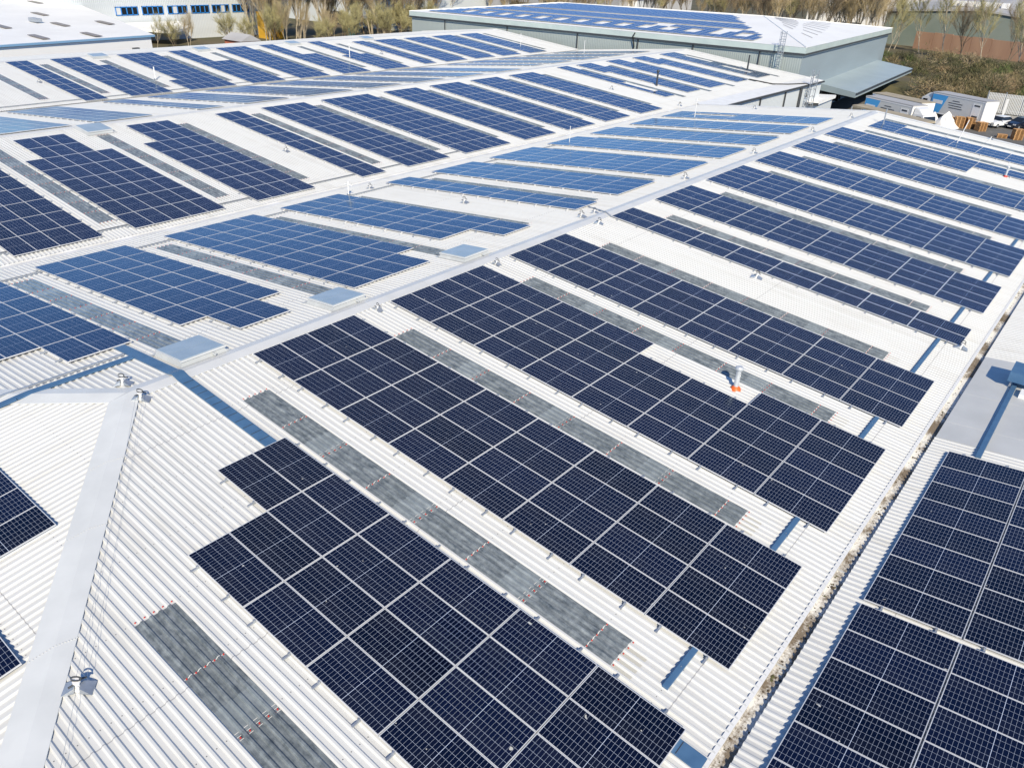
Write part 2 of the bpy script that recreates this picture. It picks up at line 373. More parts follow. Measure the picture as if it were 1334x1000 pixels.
# far gable: verge flashing and walls
m = MB()
for sl, L in (('S1', 18.1), ('T1', 17.7)):
    m.hexa([W(sl, 0, YE-.32, .045), W(sl, L, YE-.32, .045), W(sl, L, YE+.12, .045), W(sl, 0, YE+.12, .045)], [W(sl, 0, YE-.32, .075), W(sl, L, YE-.32, .075), W(sl, L, YE+.12, .075), W(sl, 0, YE+.12, .075)])
m.build('verge_flashing', M['trim'], factory)
m = MB(); m.hexa([Vector((18, YE, -8)), Vector((18, YE, EZ-.1)), Vector((0, YE, -.1)), Vector((-17.7, YE, v1z-.1)), Vector((-17.7, YE, -8))], [Vector((18, YE+.1, -8)), Vector((18, YE+.1, EZ-.1)), Vector((0, YE+.1, -.1)), Vector((-17.7, YE+.1, v1z-.1)), Vector((-17.7, YE+.1, -8))])
m.build('gable_wall', M['clad_w'], factory)
# the longer second span: smooth eaves strip, black gutter, side wall, far verge
m = MB(); m.hexa([W('S2', 18.75, YE+.1, .04), W('S2', 20.9, YE+.1, .04), W('S2', 20.9, YE2, .04), W('S2', 18.75, YE2, .04)], [W('S2', 18.75, YE+.1, .06), W('S2', 20.9, YE+.1, .06), W('S2', 20.9, YE2, .06), W('S2', 18.75, YE2, .06)])
m.build('eaves_apron', M['trim'], factory)
ex2 = W('S2', 20.9, 0).x; ez2 = W('S2', 20.9, 0).z
m = MB(); m.box(ex2-.02, ex2+.16, YE+.1, YE2+.3, ez2-.16, ez2+.02); m.build('eaves_gutter', M['dark'], factory)
m = MB(); m.box(ex2-.35, ex2-.15, YE+.1, YE2, -8, ez2-.02); m.build('side_wall', M['clad_w'], factory)
for y, r in ((84., .11), (91.5, .11), (96.5, .24)): m = MB(); m.tube([Vector((ex2-.05, y, -8)), Vector((ex2-.05, y, ez2-.1))], r, 8); m.build('downpipe', M['dark'], factory)
m = MB()
for sl, L in (('S2', 20.9), ('T2', 18.8), ('S3', 17.7), ('T3', 17.7)):
    for h0, ya in ((.045, YE2-.55),):
        m.hexa([W(sl, 0, ya, h0), W(sl, L, ya, h0), W(sl, L, YE2+.15, h0), W(sl, 0, YE2+.15, h0)], [W(sl, 0, ya, h0+.06), W(sl, L, ya, h0+.06), W(sl, L, YE2+.15, h0+.06), W(sl, 0, YE2+.15, h0+.06)])
m.build('verge_flashing', M['trim'], factory)
m = MB(); zz = -8
m.hexa([Vector((ex2-.2, YE2-.1, -8)), Vector((ex2-.2, YE2-.1, ez2-.1)), Vector((-36.9, YE2-.1, 0)), Vector((-55.4, YE2-.1, -1.85)), Vector((-73.8, YE2-.1, -.1)), Vector((-91.4, YE2-.1, -1.8)), Vector((-91.4, YE2-.1, -8))],
       [Vector((ex2-.2, YE2, -8)), Vector((ex2-.2, YE2, ez2-.1)), Vector((-36.9, YE2, 0)), Vector((-55.4, YE2, -1.85)), Vector((-73.8, YE2, -.1)), Vector((-91.4, YE2, -1.8)), Vector((-91.4, YE2, -8))])
m.build('gable_wall', M['clad_w'], factory)
m = MB(); m.box(-91.6, -91.4, Y0, YE2, -8, -1.75); m.build('side_wall', M['clad_w'], factory)

# rooflights
def rooflight(sl, y, s0, s1):
    y = round(y/PITCH)*PITCH
    mb = MB(); sheet(mb, sl, s0, s1, y-.001, y+.909, dh=.006, us=s0)
    pr = profile(y-.001, y+.909)
    def ribbon(s, wd, part=False):
        for (a, ha), (b, hb) in zip(pr, pr[1:]):
            if part and not (ha == 0 and hb == 0): continue
            mb.quad(W(sl, s, a, ha+.011), W(sl, s+wd, a, ha+.011), W(sl, s+wd, b, hb+.011), W(sl, s, b, hb+.011), mi=1)
    def caps(s):
        for k in range(5): p = W(sl, s, y+.044+.2*k, .008); mb.tube([p, p+Vector((0, 0, .018))], .017, 6, 2, False)
    k = 0; s = s0+1.82
    while s < s1-.4:
        if k % 2 == 0: ribbon(s, .018)
        else:
            ribbon(s-.12, .014, True); ribbon(s-.035, .014, True); ribbon(s+.05, .014, True)
        caps(s+.015); s += 1.765; k += 1
    caps(s0-.07); caps(s1+.05)
    for k in range(4):
        mb.quad(W(sl, s1+.02, y+.003+.2*k, .003), W(sl, s1+.5, y+.003+.2*k, .003), W(sl, s1+.5, y+.085+.2*k, .003), W(sl, s1+.02, y+.085+.2*k, .003), mi=3)
    return mb.build('rooflight', [M['sky_l'], M['white_seal'], M['red_cap'], M['endlap']], factory)
for y, s0 in ((-2.96, 7.77), (3.3, 2.38), (9.3, 2.45), (16.15, 2.48), (22.2, 2.38), (28.4, 2.3), (34.75, 2.25), (41.9, 2.1), (47.9, 2.0), (54.6, 1.9), (61.5, 2.), (68.4, 1.6)):
    rooflight('S1', y, s0, 15.45 if y > 0 else 17.6)
for y in (3.1, 9.55, 16.1, 21.8, 28.0, 34.2, 41.0, 47.1, 53.4, 59.3): rooflight('T1', y, 2.15, 14.9)
for y in (3.2, 9.5, 16.3, 22.2, 28.3, 34.4, 41.3, 47.4, 53.3, 59.4, 65.5, 73, 79.2, 85.4, 91.8, 99.): rooflight('S2', y, 2.45, 16.5)
for y in (16.4, 22.4, 28.1, 34.2, 41.4, 47.6, 53.8, 60.4, 66.8, 72.3, 78.4, 84.4, 90.6, 97.5): rooflight('S3', y, 2.45, 15.4)

# adjoining roof at the lower right
annexe = thing('adjoining_roof', (27, 20, -8), 'ribbed white roof of the adjoining building beyond the dirty box gutter', 'building')
m = MB(); sheet(m, 'T0', 0, 18.22, Y0, 18.2); m.build('roof_slope', M['roof'], annexe)
m = MB(); sheet(m, 'T0', 0, 18.22, 25.85, YE); m.build('roof_slope', M['roof'], annexe)
m = MB()
for i in range(6):
    a, b = 18.2+i*7.7/6, 18.2+(i+1)*7.7/6
    m.hexa([W('T0', 0, a, .0), W('T0', 18.2, a, .0), W('T0', 18.2, b, .0), W('T0', 0, b, .0)], [W('T0', 0, a, .037+.004*(i % 2)), W('T0', 18.2, a, .037+.004*(i % 2)), W('T0', 18.2, b, .037+.004*(i % 2)), W('T0', 0, b, .037+.004*(i % 2))])
m.build('smooth_cover_sheet', M['smooth'], annexe)
m = MB(); m.box(TX+.02, TX+.1, Y0, YE, -8, EZ-.03); m.build('eaves_upstand', M['dark'], annexe)
m = MB(); m.box(TX+.1, 36, YE, YE+.2, -8, EZ); m.build('gable_wall', M['clad_w'], annexe)

# ------------------------------------------------------------------ solar panels
ORD = ['first', 'second', 'third', 'fourth', 'fifth', 'sixth', 'seventh', 'eighth']
PL, PW = 2.094, 1.038
HP = .088
def panel_parts():
    fr = MB(); x0, x1, y0, y1 = -PL/2, PL/2, -PW/2, PW/2; t = .012
    for a in ((x0, x0+t, y0, y1), (x1-t, x1, y0, y1), (x0+t, x1-t, y0, y0+t), (x0+t, x1-t, y1-t, y1)): fr.box(*a, 0, .035)
    gl = MB(); gl.quad((x0+t, y0+t, .033), (x1-t, y0+t, .033), (x1-t, y1-t, .033), (x0+t, y1-t, .033), uv=[(0, 0), (0, 1), (1, 1), (1, 0)])
    gl.quad((x0+t, y1-t, .02), (x1-t, y1-t, .02), (x1-t, y0+t, .02), (x0+t, y0+t, .02), uv=[(0, 0)]*4)
    return fr, gl
def bracket(sx, side):
    b = MB(); ya, yb = (-PW/2-.2, -PW/2+.02) if side < 0 else (PW/2-.02, PW/2+.16)
    b.box(sx-.022, sx+.022, ya, yb, -.05, -.008); yc = -PW/2-.03 if side < 0 else PW/2+.03
    b.box(sx-.02, sx+.02, yc-.022, yc+.022, -.008, .036)
    return b
FR, GL = panel_parts()
BR = {(i, sd): bracket(x, sd) for i, x in enumerate((-.62, .55)) for sd in (-1, 1)}
ME_FR = FR.mesh('frame', [M['alu']]); ME_GL = GL.mesh('glass', [M['cells']])
ME_BR = {k: b.mesh('mounting_bracket', [M['galv']]) for k, b in BR.items()}
def fit(sl):
    x0, z0, sg, L = SLOPES[sl]; return Matrix.Rotation(sg*TH, 4, 'Y')
PAN_ = []
P_ = 2.114
def array(key, sl, y0, cols, rows, s_of, phrase, miss=(), wpitch=1.05):
    for r in rows:
        for cidx in range(cols):
            if (r, cidx) in miss: continue
            s = s_of(r)+PL/2; y = y0+cidx*wpitch+PW/2
            PAN_.append(dict(T=Matrix.Translation(W(sl, s, y, HP)) @ fit(sl), key=key, r=r, c=cidx, near=cidx == 0 or (r, cidx-1) in miss, far=cidx == cols-1 or (r, cidx+1) in miss, ph=phrase, cols=cols))
S1s = lambda r: .506+r*P_
T1s = lambda v: 17.72-1.29-(v+1)*P_
S2s = lambda r: 1.45+r*P_
S2b = lambda r: .87+r*P_
T2s = lambda v: 18.85-1.29-(v+1)*P_
S3s = lambda r: .71+r*P_
S3b = lambda r: 2.2+r*P_
R8, R7 = range(8), range(7)
X = lambda rows, cols: [(r, c) for r in rows for c in cols]
array('S1A', 'S1', -1.26, 4, range(2, 8), S1s, 'front stepped array beside the left rooflight', X([2], [0, 1]))
array('S1B', 'S1', 4.82, 4, R8, S1s, 'long array behind the front one')
array('S1C', 'S1', 10.75, 5, R8, S1s, 'array notched around the orange pipe', X([4, 5], [4]))
array('S1D', 'S1', 17.75, 4, R8, S1s, 'array beyond the orange pipe')
array('S1E', 'S1', 25.95, 2, R8, S1s, 'narrow two-wide array on the near slope')
array('S1F', 'S1', 30.33, 4, R8, S1s, 'array just beyond the narrow one')
array('S1G', 'S1', 36.45, 5, R8, S1s, 'second array beyond the narrow one')
array('S1H', 'S1', 43.5, 4, R8, S1s, 'third array beyond the narrow one')
array('S1I', 'S1', 50.0, 4, R8, S1s, 'fourth array beyond the narrow one')
array('S1J', 'S1', 56.6, 4, R8, S1s, 'array with the red pipe', X([5, 6, 7], [0, 1]))
array('S1K', 'S1', 63.7, 4, R7, lambda r: 1.7+r*P_, 'last array by the far gable', X(range(1, 7), [3]))
array('T1A', 'T1', -1.22, 4, range(6), T1s, 'blue array cut off by the left edge', X([5], [0, 1]))
array('T1B', 'T1', 4.71, 4, R7, T1s, 'first whole blue array on the far slope', X([6], [0, 3]))
array('T1C', 'T1', 10.84, 5, R7, T1s, 'second whole blue array on the far slope', X([6], [4]))
array('T1D', 'T1', 17.83, 4, R7, T1s, 'third whole blue array on the far slope', X([6], [0, 1]))
array('T1E', 'T1', 25.84, 2, R7, T1s, 'narrow blue array on the far slope')
array('T1F', 'T1', 29.95, 4, R7, T1s, 'blue array after the narrow blue one')
for k, y, n in (('T1G', 35.9, 5), ('T1H', 42.9, 4), ('T1I', 48.9, 4), ('T1J', 55.2, 4), ('T1K', 60.9, 4)):
    array(k, 'T1', y, n, R7, T1s, 'distant blue array on the far slope', X([1, 2], [2]) if k == 'T1K' else ())
array('S2A', 'S2', -1.3, 4, R8, S2s, 'array beyond the left edge')
array('S2B', 'S2', 4.75, 4, R8, S2s, 'leftmost array on the middle roof')
array('S2C', 'S2', 10.6, 5, R8, S2s, 'stepped array by the left roof box', X([0, 1], [0, 4]))
array('S2D', 'S2', 17.94, 4, R8, S2s, 'stepped array right of the left roof box', X([0, 1], [0]))
for k, y, n in (('S2E', 25.92, 2), ('S2F', 30.05, 4), ('S2G', 36.0, 5), ('S2H', 43.1, 4), ('S2I', 49.05, 4), ('S2J', 55., 4), ('S2K', 61.2, 4)):
    array(k, 'S2', y, n, R8, S2s, 'array on the middle roof')
array('S2L', 'S2', 70.7, 2, R7, S2b, 'far', X([4, 5], [1]))
array('S2M', 'S2', 74.6, 4, R7, S2b, 'far', X(range(2, 7), [0])+X([0], [3]))
array('S2N', 'S2', 81.1, 4, R7, S2b, 'far', X([0], [3]))
array('S2O', 'S2', 87.4, 4, R7, S2b, 'far', X(range(2, 7), [0])+X([0], [3]))
array('S2P', 'S2', 94.6, 4, R7, S2b, 'far', X([1, 2], [3])+X([4, 5], [2]))
for k, y, n in (('A', -1.2, 4), ('B', 4.8, 4), ('C', 11, 5), ('D', 18, 4), ('E', 26, 2), ('F', 30.2, 4), ('G', 36.2, 5), ('H', 43.3, 4), ('I', 49.4, 4), ('J', 55.6, 4), ('K', 62, 4), ('L', 71, 2), ('M', 75, 4), ('N', 81.4, 4), ('O', 87.6, 4), ('P', 94.4, 4)):
    array('T2'+k, 'T2', y, n, R8 if k < 'L' else R7, T2s, 'far', ())
for k, y, n in (('S3E', 25.5, 2), ('S3I', 49.5, 4)): array(k, 'S3', y, n, R8, S3s, 'far')
array('S3F', 'S3', 29.85, 4, R8, S3s, 'far', X([0, 1], [3]))
array('S3G', 'S3', 36., 5, R8, S3s, 'far', X(range(6), [0]))
array('S3H', 'S3', 43.25, 4, R8, S3s, 'far', X(range(3), [2, 3]))
array('S3J', 'S3', 55.75, 4, R8, S3s, 'far', X(range(3), [2, 3]))
array('S3K', 'S3', 62.4, 4, R8, S3s, 'far', X(range(4), [0, 3]))
array('S3L', 'S3', 70., 2, R7, S3b, 'far', ())
for k, y in (('S3M', 74.05), ('S3N', 80.05), ('S3O', 86.), ('S3P', 92.4)): array(k, 'S3', y, 4, R7, S3b, 'far')
T0s = lambda r: 18.06-.43-PL-r*2.135
array('T0A', 'T0', 8.93, 8, range(5), T0s, 'upper array at the lower right', ())
array('T0B', 'T0', .36, 8, range(5), T0s, 'corner array at the lower right', ())
hipR = Matrix.Rotation(math.atan(HK), 4, 'X') @ Matrix.Rotation(pi/2, 4, 'Z')
for key, x1, ytop, n, ph in (('HA', 3.82, -2.76, 6, 'left array on the hip end'), ('HB', 7.1, -4.88, 6, 'lower left array on the hip end')):
    for i in range(n):
        for r in range(2):
            x = x1-PW/2-i*1.05; y = ytop-PL/2-r*P_
            if key == 'HB' and i > 3: continue
            PAN_.append(dict(T=Matrix.Translation(WH(x, y, HP)) @ hipR, key=key, r=r, c=n-1-i, near=False, far=i == 0, ph=ph, cols=n, hip=True))
# arrays on the big grey warehouse are added further down, with its roof
def seen_area(p):
    pts = []
    for x, y in ((-1, -1), (1, -1), (1, 1), (-1, 1)):
        d = p['T'] @ Vector((x*PL/2, y*PW/2, .03))-CAMPOS
        z = d.dot(fw)
        if z < .5: return 0
        pts.append((d.dot(r2)/z*FPX, d.dot(u2)/z*FPX))
    cx, cy = sum(a for a, b in pts)/4, sum(b for a, b in pts)/4
    if abs(cx) > 690 or abs(cy) > 520: return 0
    return abs(sum(pts[i][0]*pts[(i+1) % 4][1]-pts[(i+1) % 4][0]*pts[i][1] for i in range(4)))/2
jr = random.Random(3)
for p in PAN_:
    p['a'] = seen_area(p)
    p['T'] = p['T'] @ Matrix.Rotation(jr.gauss(0, .0016), 4, 'X') @ Matrix.Rotation(jr.gauss(0, .0012), 4, 'Y')
PAN_.sort(key=lambda p: -p['a'])
def make_panel(p):
    root = bpy.data.objects.new('solar_panel', None); COL.objects.link(root); root.matrix_world = p['T']; root.empty_display_size = .1
    r = p['r']; where = 'from ridge' if p['key'][0] == 'S' or p['key'] in ('HA', 'HB') else 'from gutter'
    if p['key'] == 'S1A': r -= 2; where = 'from top'
    tag(root, f"solar panel, {ORD[r]} row {where}, {ORD[p['c']]} column, {p['ph']}", 'solar panel', 'solar panels on the factory roofs')
    for nm, me in (('frame', ME_FR), ('glass', ME_GL)):
        o = bpy.data.objects.new(nm, me); COL.objects.link(o); o.parent = root
    for sd, on in ((-1, p['near']), (1, p['far'])):
        if on:
            for i in (0, 1):
                o = bpy.data.objects.new('mounting_bracket', ME_BR[(i, sd)]); COL.objects.link(o); o.parent = root
for p in PAN_[:300]: make_panel(p)
REST = MB()
def stuff_panel(p):
    for src, mi in ((FR, 0), (GL, 1)):
        REST.add([p['T'] @ v for v in src.v], src.f, mi)
        k = len(src.f)
        REST.uv[-k:] = src.uv
    for sd, on in ((-1, p['near']), (1, p['far'])):
        if on:
            for i in (0, 1): b = BR[(i, sd)]; REST.add([p['T'] @ v for v in b.v], b.f, 0)
for p in PAN_[300:]: stuff_panel(p)

# ------------------------------------------------------------------ things standing on the roofs
def run_box(mb, pts, n, wdt, h0, h1, mi=0):
    """a lidded channel along points, n = surface normal, wdt = width"""
    for a, b in zip(pts, pts[1:]):
        d = (b-a).normalized(); q = d.cross(n).normalized()*wdt/2
        mb.hexa([a-q+n*h0, b-q+n*h0, b+q+n*h0, a+q+n*h0], [a-q+n*h1, b-q+n*h1, b+q+n*h1, a+q+n*h1], mi)
def nrm(sl): return Vector((SLOPES[sl][2]*ST, 0, CT))
def tray(sl, s, y0, y1, label, wdt=.13, group='cable trays between the panel arrays'):
    m = MB(); n = nrm(sl); run_box(m, [W(sl, s, y0), W(sl, s, y1)], n, wdt, .04, .105)
    l = m; k = int((y1-y0)/.9)
    for i in range(1, k+1):
        y = y0+(y1-y0)*i/(k+1); l.box(-.01, .01, -.012, .012, 0, .012, 1, Matrix.Translation(W(sl, s, y, .104)))
        run_box(l, [W(sl, s, y-.02), W(sl, s, y+.02)], n, wdt+.03, .03, .04, 1)
    o = m.build('cable_tray', [M['tray'], M['galv']]); return tag(o, label, 'cable tray', group)
for y0, y1, t in ((3.5, 4.85, 'nearest the camera, in front of a rooflight end'), (9.0, 10.78, 'below the second rooflight from the camera'), (16, 17.8, 'below the rooflight behind the orange pipe'), (22.0, 25.98, 'long one, beside the narrow two-wide array'), (28.1, 30.35, 'right of the narrow two-wide array'), (34.6, 36.5, 'second beyond the narrow two-wide array'), (41.7, 43.5, 'third beyond the narrow two-wide array')):
    tray('S1', 16.6, y0, y1, 'short blue cable tray, '+t)
for sl, s, L in (('T1', 15.55, ((3.0, 4.7), (8.95, 10.85), (16.1, 17.85), (22.1, 25.85), (27.95, 29.9), (34.2, 35.9), (41.2, 42.9))), ('S2', 17.6, ((-.5, 4.8), (9., 10.6), (15.9, 17.9), (22.2, 25.9), (28.1, 30.05), (34.3, 36))), ('S3', 16.75, ((-6, 25.5), (27.7, 29.8), (34.1, 36), (41.3, 43.3), (47.5, 49.5)))):
    for bi, (y0, y1) in enumerate(L):
        m = MB(); n = nrm(sl)
        for q in (-.06, .06): run_box(m, [W(sl, s+q, y0), W(sl, s+q, y1)], n, .012, .045, .09)
        k = int((y1-y0)/.1)
        for i in range(k+1): y = y0+(y1-y0)*i/k; run_box(m, [W(sl, s-.06, y), W(sl, s+.06, y)], n, .012, .045, .055)
        run_box(m, [W(sl, s, y0), W(sl, s, y1)], n, .04, .056, .075, 1)
        o = m.build('cable_basket', [M['galv'], M['black']])
        tag(o, {'T1': 'wire cable basket near the first valley, between two blue arrays', 'S2': 'wire cable basket low on the middle roof between two arrays', 'S3': 'wire cable basket low on the farthest roof between two arrays'}[sl]+f', {ORD[bi]} from the left', 'cable tray', {'T1': 'cable baskets by the first valley', 'S2': 'cable baskets low on the middle roof', 'S3': 'cable baskets low on the farthest roof'}[sl])
# wide blue tray over the ridge, and its branch along the slope
m = MB()
pts = [W('T1', 4.3, 2.52), W('T1', .3, 2.52), Vector((0, 2.52, .055)), W('S1', .35, 2.52), W('S1', 18, 2.52)]
for a, b in zip(pts, pts[1:]): run_box(m, [a, b], Vector((0, 0, 1)), .36, .05, .085)
o = m.build('cable_tray', M['tray']); tag(o, 'wide blue covered cable tray crossing the ridge down to the front array', 'cable tray')
l = MB()
for i in range(46): l.hexa(*[[W('S1', .6+i*.375+e, y, h) for e, y in ((0, 2.36), (.015, 2.36), (.015, 2.68), (0, 2.68))] for h in (.088, .092)])
l.build('lid_joint', M['dark'], o)
m = MB(); pts = [W('T1', 2.47, 2.34), W('T1', 2.45, -.75), WH(-2.42, -1.15, .02), WH(-2.5, -1.75), WH(-2.7, -5)]
for a, b in zip(pts, pts[1:]): run_box(m, [a, b], Vector((0, 0, 1)), .24, .06, .10)
o = m.build('cable_tray', M['tray']); tag(o, 'blue covered cable tray running left along the slope to the picture edge', 'cable tray')
l = MB(); run_box(l, [W('T1', 2.95, 2.3), W('T1', 2.93, -6)], nrm('T1'), .07, .04, .1); l.build('side_conduit', M['galv'], o)
m = MB(); pts = [W('T0', 16.85, 17.5), W('T0', 16.85, 25.4)]; run_box(m, pts, nrm('T0'), .15, .05, .13)
for y in (19.5, 21.5, 23.5): run_box(m, [W('T0', 16.85, y-.02), W('T0', 16.85, y+.02)], nrm('T0'), .2, .03, .05, 1)
o = m.build('cable_tray', [M['tray'], M['galv']]); tag(o, 'blue cable tray across the smooth grey sheet on the adjoining roof', 'cable tray')
b = thing('junction_box', W('T0', 16.7, 23.9, .04), 'dark blue electrical box on the smooth grey sheet at the right edge', 'electrical box')
m = MB(); m.box(-.42, .55, -.55, .55, .25, .62, 0, Matrix.Translation(WL[b.name])); m.build('box_body', M['tray'], b)
m = MB()
for x in (-.3, .4):
    for y in (-.4, .4): m.box(x-.03, x+.03, y-.03, y+.03, 0, .25, 0, Matrix.Translation(WL[b.name]))
m.build('leg', M['galv'], b)
m = MB(); m.box(.1, .7, -1.2, -.65, .0, .16, 0, Matrix.Translation(WL[b.name])); m.build('counterweight', M['white'], b)

# raised smoke vents straddling the ribs near the ridges
def vent_box(sl, s0, s1, y0, y1, label, group='roof vent boxes', h=.25):
    b = thing('roof_vent', W(sl, (s0+s1)/2, (y0+y1)/2), label, 'roof vent', group)
    m = MB(); q = .1
    m.hexa([W(sl, s0, y0, .02), W(sl, s1, y0, .02), W(sl, s1, y1, .02), W(sl, s0, y1, .02)], [W(sl, s0+q, y0+q, h-.06), W(sl, s1-q, y0+q, h-.06), W(sl, s1-q, y1-q, h-.06), W(sl, s0+q, y1-q, h-.06)])
    mc = m; m = MB(); e = .04
    m.hexa([W(sl, s0+e, y0+e, h-.075), W(sl, s1-e, y0+e, h-.075), W(sl, s1-e, y1-e, h-.075), W(sl, s0+e, y1-e, h-.075)], [W(sl, s0+e, y0+e, h-.02), W(sl, s1-e, y0+e, h-.02), W(sl, s1-e, y1-e, h-.02), W(sl, s0+e, y1-e, h-.02)])
    sm = (s0+s1)/2
    for a, c in ((s0+e+.05, sm-.008), (sm+.008, s1-e-.05)):
        m.hexa([W(sl, a, y0+e+.05, h-.02), W(sl, c, y0+e+.05, h-.02), W(sl, c, y1-e-.05, h-.02), W(sl, a, y1-e-.05, h-.02)], [W(sl, a, y0+e+.05, h), W(sl, c, y0+e+.05, h), W(sl, c, y1-e-.05, h), W(sl, a, y1-e-.05, h)], 1)
    m.build('lid', [M['flash'], M['glass_lid']], b)
    m = mc
    for s in (s0-.12, s1+.0):
        m.hexa([W(sl, s, y0-.1, .036), W(sl, s+.14, y0-.1, .036), W(sl, s+.14, y1+.1, .036), W(sl, s, y1+.1, .036)], [W(sl, s, y0-.1, .044), W(sl, s+.14, y0-.1, .044), W(sl, s+.14, y1+.1, .044), W(sl, s, y1+.1, .044)])
    m.tube([W(sl, s0+.02, (y0+y1)/2+.3, .12), W(sl, s0-.1, (y0+y1)/2+.3, .12)], .05, 8)
    m.build('curb', M['curb'], b)
vent_box('T1', .36, 2.05, 2.85, 4.5, 'low grey roof vent box beside the wide blue tray, nearest of its row')
vent_box('T1', .36, 2.0, 8.8, 10.4, 'low grey roof vent box on the ridge, middle of the near row')
vent_box('T1', .36, 1.95, 15.85, 17.5, 'low grey roof vent box on the ridge, farthest of the near row')
vent_box('S2', .3, 2.2, 16.0, 17.8, 'grey roof vent box at the top of the middle roof')
for y, t in ((35.0, 'left'), (47.6, 'second'), (61.0, 'third'), (74., 'right')):
    vent_box('S3', -.1, 1.5, y-.9, y+.9, f'small grey vent box at the top of the farthest roof, {t} of four', 'vent boxes along the farthest ridge')

# fall-arrest anchors
def anchor_proto():
    root = bpy.data.objects.new('roof_anchor', None); COL.objects.link(root); root.empty_display_size = .1
    for sg in (-1, 1):
        m = MB(); m.add([(sg*.05, -.11, .05), (sg*.26, -.15, .038), (sg*.26, .15, .038), (sg*.05, .11, .05), (sg*.05, -.09, .16), (sg*.05, .09, .16), (sg*.26, -.15, .046), (sg*.26, .15, .046)],
              [(0, 1, 2, 3), (4, 6, 7, 5), (0, 4, 5, 3), (1, 2, 7, 6), (0, 1, 6, 4), (3, 5, 7, 2)])
        o = bpy.data.objects.new('base_plate', m.mesh('base_plate', [M['galv']])); COL.objects.link(o); o.parent = root
    m = MB(); m.tube([(0, 0, .035), (0, 0, .1), (0, 0, .24)], [.075, .045, .04], 10); m.tube([(0, 0, .24), (0, 0, .27)], .07, 10)
    o = bpy.data.objects.new('post', m.mesh('post', [M['white']])); COL.objects.link(o); o.parent = root
    m = MB(); m.tube([(.09*cos(a), 0, .33+.06*sin(a)) for a in [i*2*pi/10 for i in range(11)]], .016, 6)
    m.tube([(-.12, -.09, .2), (-.03, -.03, .22), (.05, .05, .26), (.12, .12, .2)], .02, 6)
    o = bpy.data.objects.new('eye_ring', m.mesh('eye_ring', [M['dark']])); COL.objects.link(o); o.parent = root
    return root
AP = None
def anchor(sl, s, y, label, rot=0., sc_=1., h=.0, group='fall-arrest anchors on the roofs'):
    global AP
    if AP is None: AP = anchor_proto(); o = AP
    else: o = copy_tree(AP)
    p = W(sl, s, y, h); o.matrix_world = Matrix.Translation(p) @ (fit(sl) if s > .3 else Matrix()) @ Matrix.Rotation(rot, 4, 'Z') @ Matrix.Scale(sc_, 4)
    WL[o.name] = p; return tag(o, label, 'roof anchor', group)
A = 'steel fall-arrest anchor '
anchor('S1', .5, 1.1, A+'at the hip apex, right-hand one', .7); anchor('T1', .72, 1.2, A+'at the hip apex, left-hand one', .7)
anchor('S1', 8.42, -4.43, A+'beside the hip flashing at the lower left', .85, 1.05)
anchor('S1', 8.85, 25.25, A+'in the bare strip beside the narrow two-wide array', .2); anchor('S1', 17.45, 25.9, A+'at the lower end of the narrow two-wide array', .2)
anchor('S1', .62, 10.03, A+'below the ridge behind the long second array', 0, .8); anchor('S1', .66, 16.72, A+'below the ridge behind the notched array', 0, .8)
anchor('S1', .62, 24.62, A+'right of the ridge above the narrow two-wide array', .3, .9); anchor('T1', .62, 24.9, A+'left of the ridge above the narrow two-wide array', .2); anchor('T1', .55, 26.0, A+'beside the thin conduit crossing the ridge', .2, .8)
anchor('T1', 8.2, 24.33, A+'in the wide bare strip among the blue arrays', .2); anchor('T1', 16.26, 24.4, A+'near the first valley on the near span', .2, .9)
for y, t in ((36., 'first'), (46., 'second'), (57.2, 'third'), (66.5, 'last')): anchor('T1', .66, y, A+f'on the far half of the front ridge, {t} of four', .2)
anchor('T1', 10.9, 69.6, A+'on the far gable verge of the near span', .2); anchor('S1', 9.85, 71.3, A+'on the far gable near the parked cars', .2); anchor('T1', 19.2, 69.8, A+'at the far end of the first valley', .2)
anchor('S2', 11.36, 25.09, A+'in the bare strip on the middle roof', .2); anchor('S2', 10.5, 67.8, A+'in the far bare strip on the middle roof', .2); anchor('S2', 18.4, 68.8, A+'low beside the far bare strip of the middle roof', .2)
anchor('S3', 9.47, 25.0, A+'in the bare strip at the left of the farthest roof', .2); anchor('S3', 9.9, 68.6, A+'in the far bare strip of the farthest roof', .2)
m = MB()
p0, p1 = W('S1', .5, 1.05, .22), W('S1', 8.4, -4.4, .2)
for q in (-.07, .16):
    pts = []
    for i in range(13): t = i/12; p = p0.lerp(p1, t); p.z -= .16*sin(pi*t); p.y += q; pts.append(p)
    m.tube(pts, .0035, 5)
p2 = W('S1', 17, -10.4, .2); m.tube([p1, p1.lerp(p2, .5)-Vector((0, 0, .12)), p2], .0035, 5)
tag(m.build('lifeline_cable', M['galv']), 'thin pair of lifeline wires from the hip apex to the lower anchor', 'cable')
m = MB(); m.tube([W('T1', 1.55, 26.9, .07), W('T1', .3, 26.35, .09), Vector((0, 26.2, .1)), W('S1', .45, 26.0, .09), W('S1', .6, 26.3, .07)], .03, 8)
tag(m.build('conduit', M['galv']), 'grey conduit looping over the ridge above the narrow array', 'conduit')

